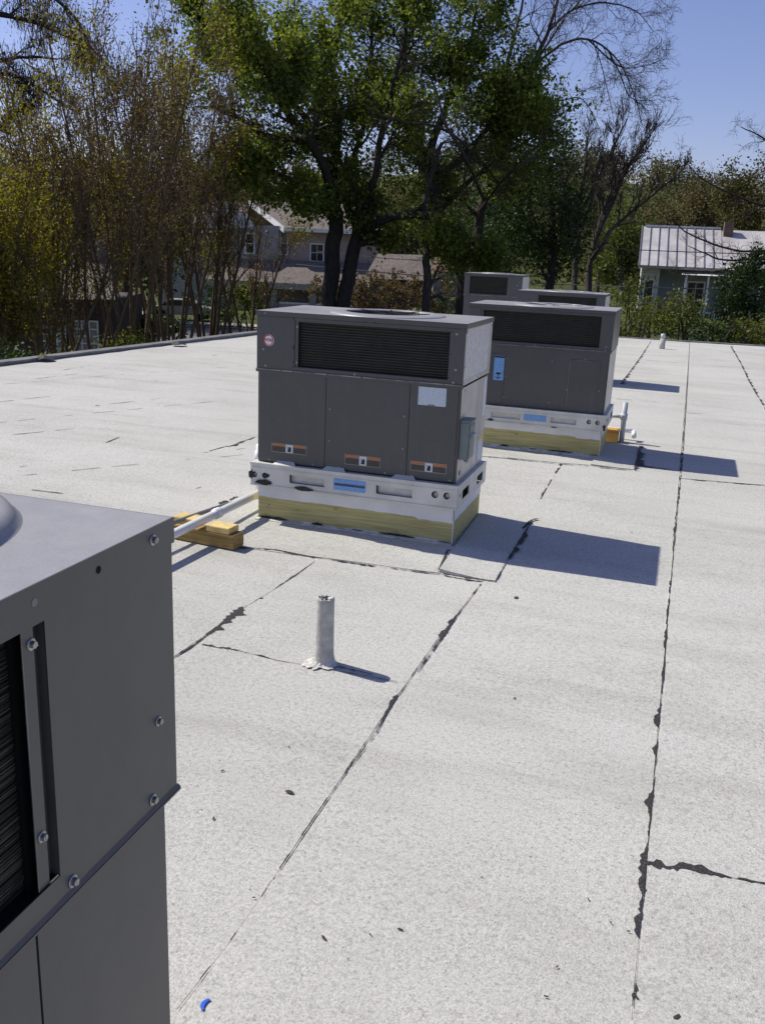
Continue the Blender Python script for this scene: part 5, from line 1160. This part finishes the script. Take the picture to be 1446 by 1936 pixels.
MB().add([(X(290), .6, Z(450, 400)), (X(470), .6, Z(440, 400)), (X(450), 4, zR-.3), (X(380), 4, Z(385, 400))], [(0, 1, 2, 3)]).build('roof', 'brownroof', lh)
MB().add([(X(370), 1.1, Z(436, 420)), (X(425), 1.1, Z(388, 420)), (X(490), 1.1, Z(436, 420))], [(0, 1, 2)]).build('gable', 'siding', lh)
window(lh, X(578), X(600), Z(490), Z(461), 1.98, 2, 2, .12); window(lh, X(522), X(533), Z(480), Z(442), 1.98, 1, 2, .12, 'glass')
window(lh, X(460), X(473), Z(480), Z(448), 1.18, 1, 2, .15); window(lh, X(410), X(428), Z(478), Z(445), 1.18, 2, 2, .15); window(lh, X(350), X(368), Z(478), Z(445), 1.18, 2, 2, .15)
MB().add([(X(395), -2.6, Z(528)), (X(760), -2.6, Z(540, 700)), (X(735), 1.0, Z(498, 700)), (X(430), 1.0, Z(492))], [(0, 1, 2, 3)]).build('porch_roof', 'brownroof', lh)
MB().box(X(395), X(760), -2.7, -2.5, Z(538)-.1, Z(530)).build('porch_fascia', 'palewall', lh)
for px in (462, 521, 590, 712): MB().box(X(px)-.28, X(px)+.28, -2.3, -1.8, 0, Z(532)).build('porch_column', 'palewall', lh, bevel=.02)
rl = MB().box(X(530), X(605), -2.2, -2.1, Z(566), Z(563)).box(X(530), X(605), -2.2, -2.1, Z(590), Z(587)).build('porch_rail', 'trim', lh)
for k in range(24): x = X(530)+k*.147; MB().box(x, x+.05, -2.18, -2.12, Z(587), Z(566)).build('baluster', 'trim', rl)
MB().box(X(440), X(760), 1.0, 1.1, 0, Z(500)).build('lower_wall', 'brick', lh)
# brown low building right of it
lb = house_root(715, 75, 'low brown roofed building behind the twin trunks', 0); zg = lb.location.z; K3 = 75/FPX
X = lambda px: (px-715)*K3
MB().box(X(700), X(815), 0, 6, 0, zloc(525, 760, 75)).build('wall', 'brownwall', lb)
MB().add([(X(690), -.6, zloc(524, 700, 75)), (X(818), -.6, zloc(530, 800, 75)), (X(812), 3, zloc(484, 800, 75)), (X(712), 3, zloc(482, 715, 75))], [(0, 1, 2, 3)]).build('roof', 'brownroof', lb)
rb_ = house_root(820, 82, 'small building with a rusty orange roof left of the farthest unit', 0); zg = rb_.location.z; K3 = 82/FPX
MB().box(0, 3.2, 0, 5, 0, zloc(510, 850, 82)).build('wall', 'palewall', rb_)
MB().add([(-.2, -.4, zloc(513, 850, 82)), (3.4, -.4, zloc(515, 880, 82)), (3.0, 3, zloc(490, 880, 82)), (.1, 3, zloc(488, 820, 82))], [(0, 1, 2, 3)]).build('roof', 'rust', rb_)
# pale fence
fc = place(822, 66); fn = thing('fence', 'pale solid fence between the brown building and the farthest unit', 'fence', (fc[0], fc[1], float(gz(*fc))), YAW)
zg = fn.location.z
for k in range(9): MB().box(k*.28, k*.28+.265, 0, .06, 0, zloc(563+k*.6, 850, 66)).build('fence_board', 'palewall', fn)
# dark neighbour at the left with two grid windows, 24 m
DD = 29; nb_ = house_root(20, DD, 'dark brown house with two white grid windows in the shade at the far left', .08); zg = nb_.location.z
K4 = DD/FPX; X = lambda px: (px-20)*K4
MB().box(X(-260), X(200), 0, 5, 0, zloc(560, 100, DD)).build('wall', 'brownwall', nb_)
MB().add([(X(-280), -.5, zloc(568, 0, DD)), (X(215), -.5, zloc(560, 200, DD)), (X(160), 3, zloc(450, 100, DD)), (X(-280), 3, zloc(455, 0, DD))], [(0, 1, 2, 3)]).build('roof', 'brownroof', nb_)
for a, b, z0_, z1_ in ((68, 110, 664, 610), (128, 170, 655, 602)): window(nb_, X(a), X(b), zloc(z0_, a, DD), zloc(z1_, a, DD), -.01, 3, 4, .05, 'curtain', 'trim')
# white houses on the ridge
for k, (px, w_, lab) in enumerate([(1165, 9, 'white gabled roof on the far ridge, left one'), (1205, 13, 'long white roofed house on the far ridge, right of the gabled one')]):
    q = place(px, 300); zb_ = CAM[2]+(HZ(px)-366)*300/FPX; h = thing('house', lab, 'house', (q[0], q[1], zb_-6), YAW)
    MB().box(0, w_, 0, 8, 0, 6.6).build('wall', 'trim', h)
    MB().add([(-.3, -.3, 6.5), (w_+.3, -.3, 6.5), (w_*.75, 4, 9.3-k), (w_*.25, 4, 9.3-k)], [(0, 1, 2, 3)]).build('roof', 'trim', h)
    for j in range(2): window(h, 1.5+j*4, 2.6+j*4, 3.5, 5.2, -.01, 1, 1, .2)
# parked car glimpse at far left street
def parked_car(px, dist, label):
    q = place(px, dist); c = thing('parked_car', label, 'car', (q[0], q[1], -3.65), YAW)
    prof = [(-2.2, .35), (-2.25, .8), (-1.5, .95), (-.9, 1.4), (.6, 1.42), (1.3, .98), (2.1, .85), (2.2, .4)]
    V = [(x, y, z) for y in (-.85, .85) for x, z in prof]; n_ = len(prof); F = [tuple(range(n_)), tuple(range(n_, 2*n_))[::-1]]+[(i, n_+i, n_+(i+1) % n_, (i+1) % n_) for i in range(n_)]
    MB().add(V, F).build('body', 'palewall', c, bevel=.05)
    MB().add([(-1.35, -.856-.003, .98), (-.85, -.859, 1.34), (.55, -.859, 1.35), (1.05, -.859, 1.0)], [(0, 1, 2, 3)]).build('window', 'glass', c)
    for x in (-1.35, 1.35):
        for y in (-.86, .86):
            w_ = MB().lathe([(0, -.1), (.32, -.1), (.34, -.06), (.34, .06), (.32, .1), (0, .1)], 20).build('wheel', 'black', c); w_.matrix_local = Matrix.Translation((x, y, .34)) @ Matrix.Rotation(math.pi/2, 4, 'X')
parked_car(345, 66, 'pale parked car glimpsed between the myrtle stems')
# ================================================================== FAR WOODS AND MID TREES
rg = np.random.default_rng(99)
for nm, mt, n_, sd in (('far_woods', 'leaf_hill1', 420, 1), ('far_woods', 'leaf_hill2', 230, 2), ('far_woods', 'leaf_hill3', 330, 3)):
    rg = np.random.default_rng(sd); f = rg.uniform(100, 330, n_); s = rg.uniform(-.62, .5, n_)*f*1.0
    xy = CAM[:2]+f[:, None]*FH+s[:, None]*RH; z = gz(xy[:, 0], xy[:, 1]); h = rg.uniform(5, 10, n_)
    C = []
    for i in range(n_):
        C.append(blob((xy[i, 0], xy[i, 1], z[i]+h[i]*.55), (h[i]*.42, h[i]*.42, h[i]*.5), 26, i+sd*1000, .5))
    C = np.vstack(C); per = 6; n2 = len(C)*per; P = np.repeat(C, per, 0)+rg.normal(0, .6, (n2, 3)); a = rg.normal(0, 1, (n2, 3)); a /= np.linalg.norm(a, axis=1, keepdims=True); b = rg.normal(0, 1, (n2, 3)); b -= a*(a*b).sum(1, keepdims=True); b /= np.linalg.norm(b, axis=1, keepdims=True)
    sz = rg.uniform(.35, .9, (n2, 1)); quadmesh(nm, np.stack([P-a*sz*.5, P+b*sz*.3, P+a*sz*.5, P-b*sz*.3], 1).reshape(-1, 3), n2, mt, None, kind='stuff', label={1: 'brown leafless woods covering the far hill', 2: 'fresh green crowns scattered in the hill woods', 3: 'olive crowns scattered in the hill woods'}[sd], category='woods')
PT = dict(wig=.17, up=.05, nb=(7, 5, 4, 3), ang=.7, lr=.62, rr=.55, rmin=.03, tap=.4)
mids = [(1400, 85, 365, (3.6, 3, 2.9), 'leaf_hill3', 'rounded olive tree rising above the farmhouse roof', 150, .5), (1330, 95, 375, (3.2, 3, 2.4), 'leaf_hill1', 'brown budding tree behind the farmhouse ridge', 110, .5),
        (1485, 80, 340, (3.0, 3, 3.6), 'leaf_hill1', 'brown budding tree at the right edge of the photo', 90, .5), (1180, 80, 440, (3.0, 3, 2.8), 'leaf_hill2', 'yellow green tree left of the farmhouse', 110, .5),
        (1250, 90, 415, (3.0, 3, 1.4), 'leaf_hill1', 'brown leafless tree just behind the farmhouse roof end', 70, .5), (1130, 90, 400, (2.6, 3, 3), 'leaf_hill2', 'green tree behind the forked bare tree', 90, .5),
        (930, 70, 400, (4, 3, 4), 'leaf_dark', 'dark tree behind the leaning trunk', 150, .5), (760, 95, 400, (5, 3, 4), 'leaf_hill3', 'olive tree behind the low brown roofed building', 120, .5),
        (560, 100, 350, (6, 3, 3.5), 'leaf_hill1', 'brown tree rising behind the brick house', 120, .5), (240, 60, 420, (7, 3, 5), 'leaf_dark', 'dark mass of tree behind the middle myrtles', 260, .5),
        (60, 50, 430, (6, 3, 4.5), 'leaf_brown', 'brown dark tree behind the left myrtles', 220, .5), (400, 100, 400, (5, 3, 4), 'leaf_hill1', 'brown tree left of the brick house gable', 100, .5), (850, 100, 440, (4, 3, 3.5), 'leaf_hill3', 'olive tree above the rusty roofed building', 100, .5)]
for k, (px, D_, py, Rr, mt, lab, n_, _) in enumerate(mids):
    r = tree_root('tree', lab, 'tree', px, D_); c = AT(px, py, D_); t = Tree(300+k); b = foot(px, D_)
    t.limb([b, b*.6+c*.4+t.rg.normal(0, .2, 3), c+np.array([0, 0, -Rr[2]*.2])], .25, .12, 4, PT, max(Rr)*.85, 11, True, .3)
    t.build(r, 'twig_pale' if 'brown' in lab else 'bark_grey')
    leaves('crown', np.vstack([blob(c, Rr, n_, 300+k, .3), np.array(t.tips)[::3]]), 16, .45, .26, 320+k, mt, r, .6, .3)
# bare branches crossing the farmhouse roof
hb = tree_root('bare_tree', 'bare dark branches reaching over the farmhouse roof from the right', 'tree', 1560, 48)
t = Tree(400); t.limb([foot(1560, 48)]+T([(1555, 560), (1545, 480), (1530, 400), (1520, 250)], 48), .3, .15, 4, PB, 2.5, 4, True, .4)
for l in ([(1545, 470), (1480, 470), (1400, 475), (1330, 455), (1285, 430), (1260, 400)], [(1540, 500), (1450, 490), (1370, 492), (1330, 478), (1300, 465)], [(1550, 540), (1470, 500), (1400, 505), (1340, 515), (1290, 518)], [(1530, 400), (1450, 390), (1390, 370), (1330, 340), (1290, 300)], [(1530, 380), (1480, 300), (1440, 260), (1400, 240)]):
    t.limb(T(l, 48), .09, .02, 4, PB, 1.7, 8)
t.build(hb, 'bark_grey')
# wires
def wire(a, b, da, db, sag, lab, r=.012, mt='wire_grey'):
    A = AT(*a, da); B = AT(*b, db); P = [A+(B-A)*t+np.array([0, 0, -sag*4*t*(1-t)]) for t in np.linspace(0, 1, 24)]
    tag(MB().tube(P, r, 5).build('overhead_wire', mt), lab, 'wire', 'overhead wires')
wire((560, 500), (1700, 545), 45, 45, .45, 'lowest overhead wire crossing in front of the farmhouse porch', .030)
wire((700, 440), (1750, 485), 50, 50, .3, 'overhead wire crossing in front of the metal roof', .024, 'wire')
wire((600, 475), (1100, 478), 55, 55, .5, 'overhead wire in front of the low brown roof', .026)
pl = place(690, 64); 
# depth of field / film grain are left to the camera defaults
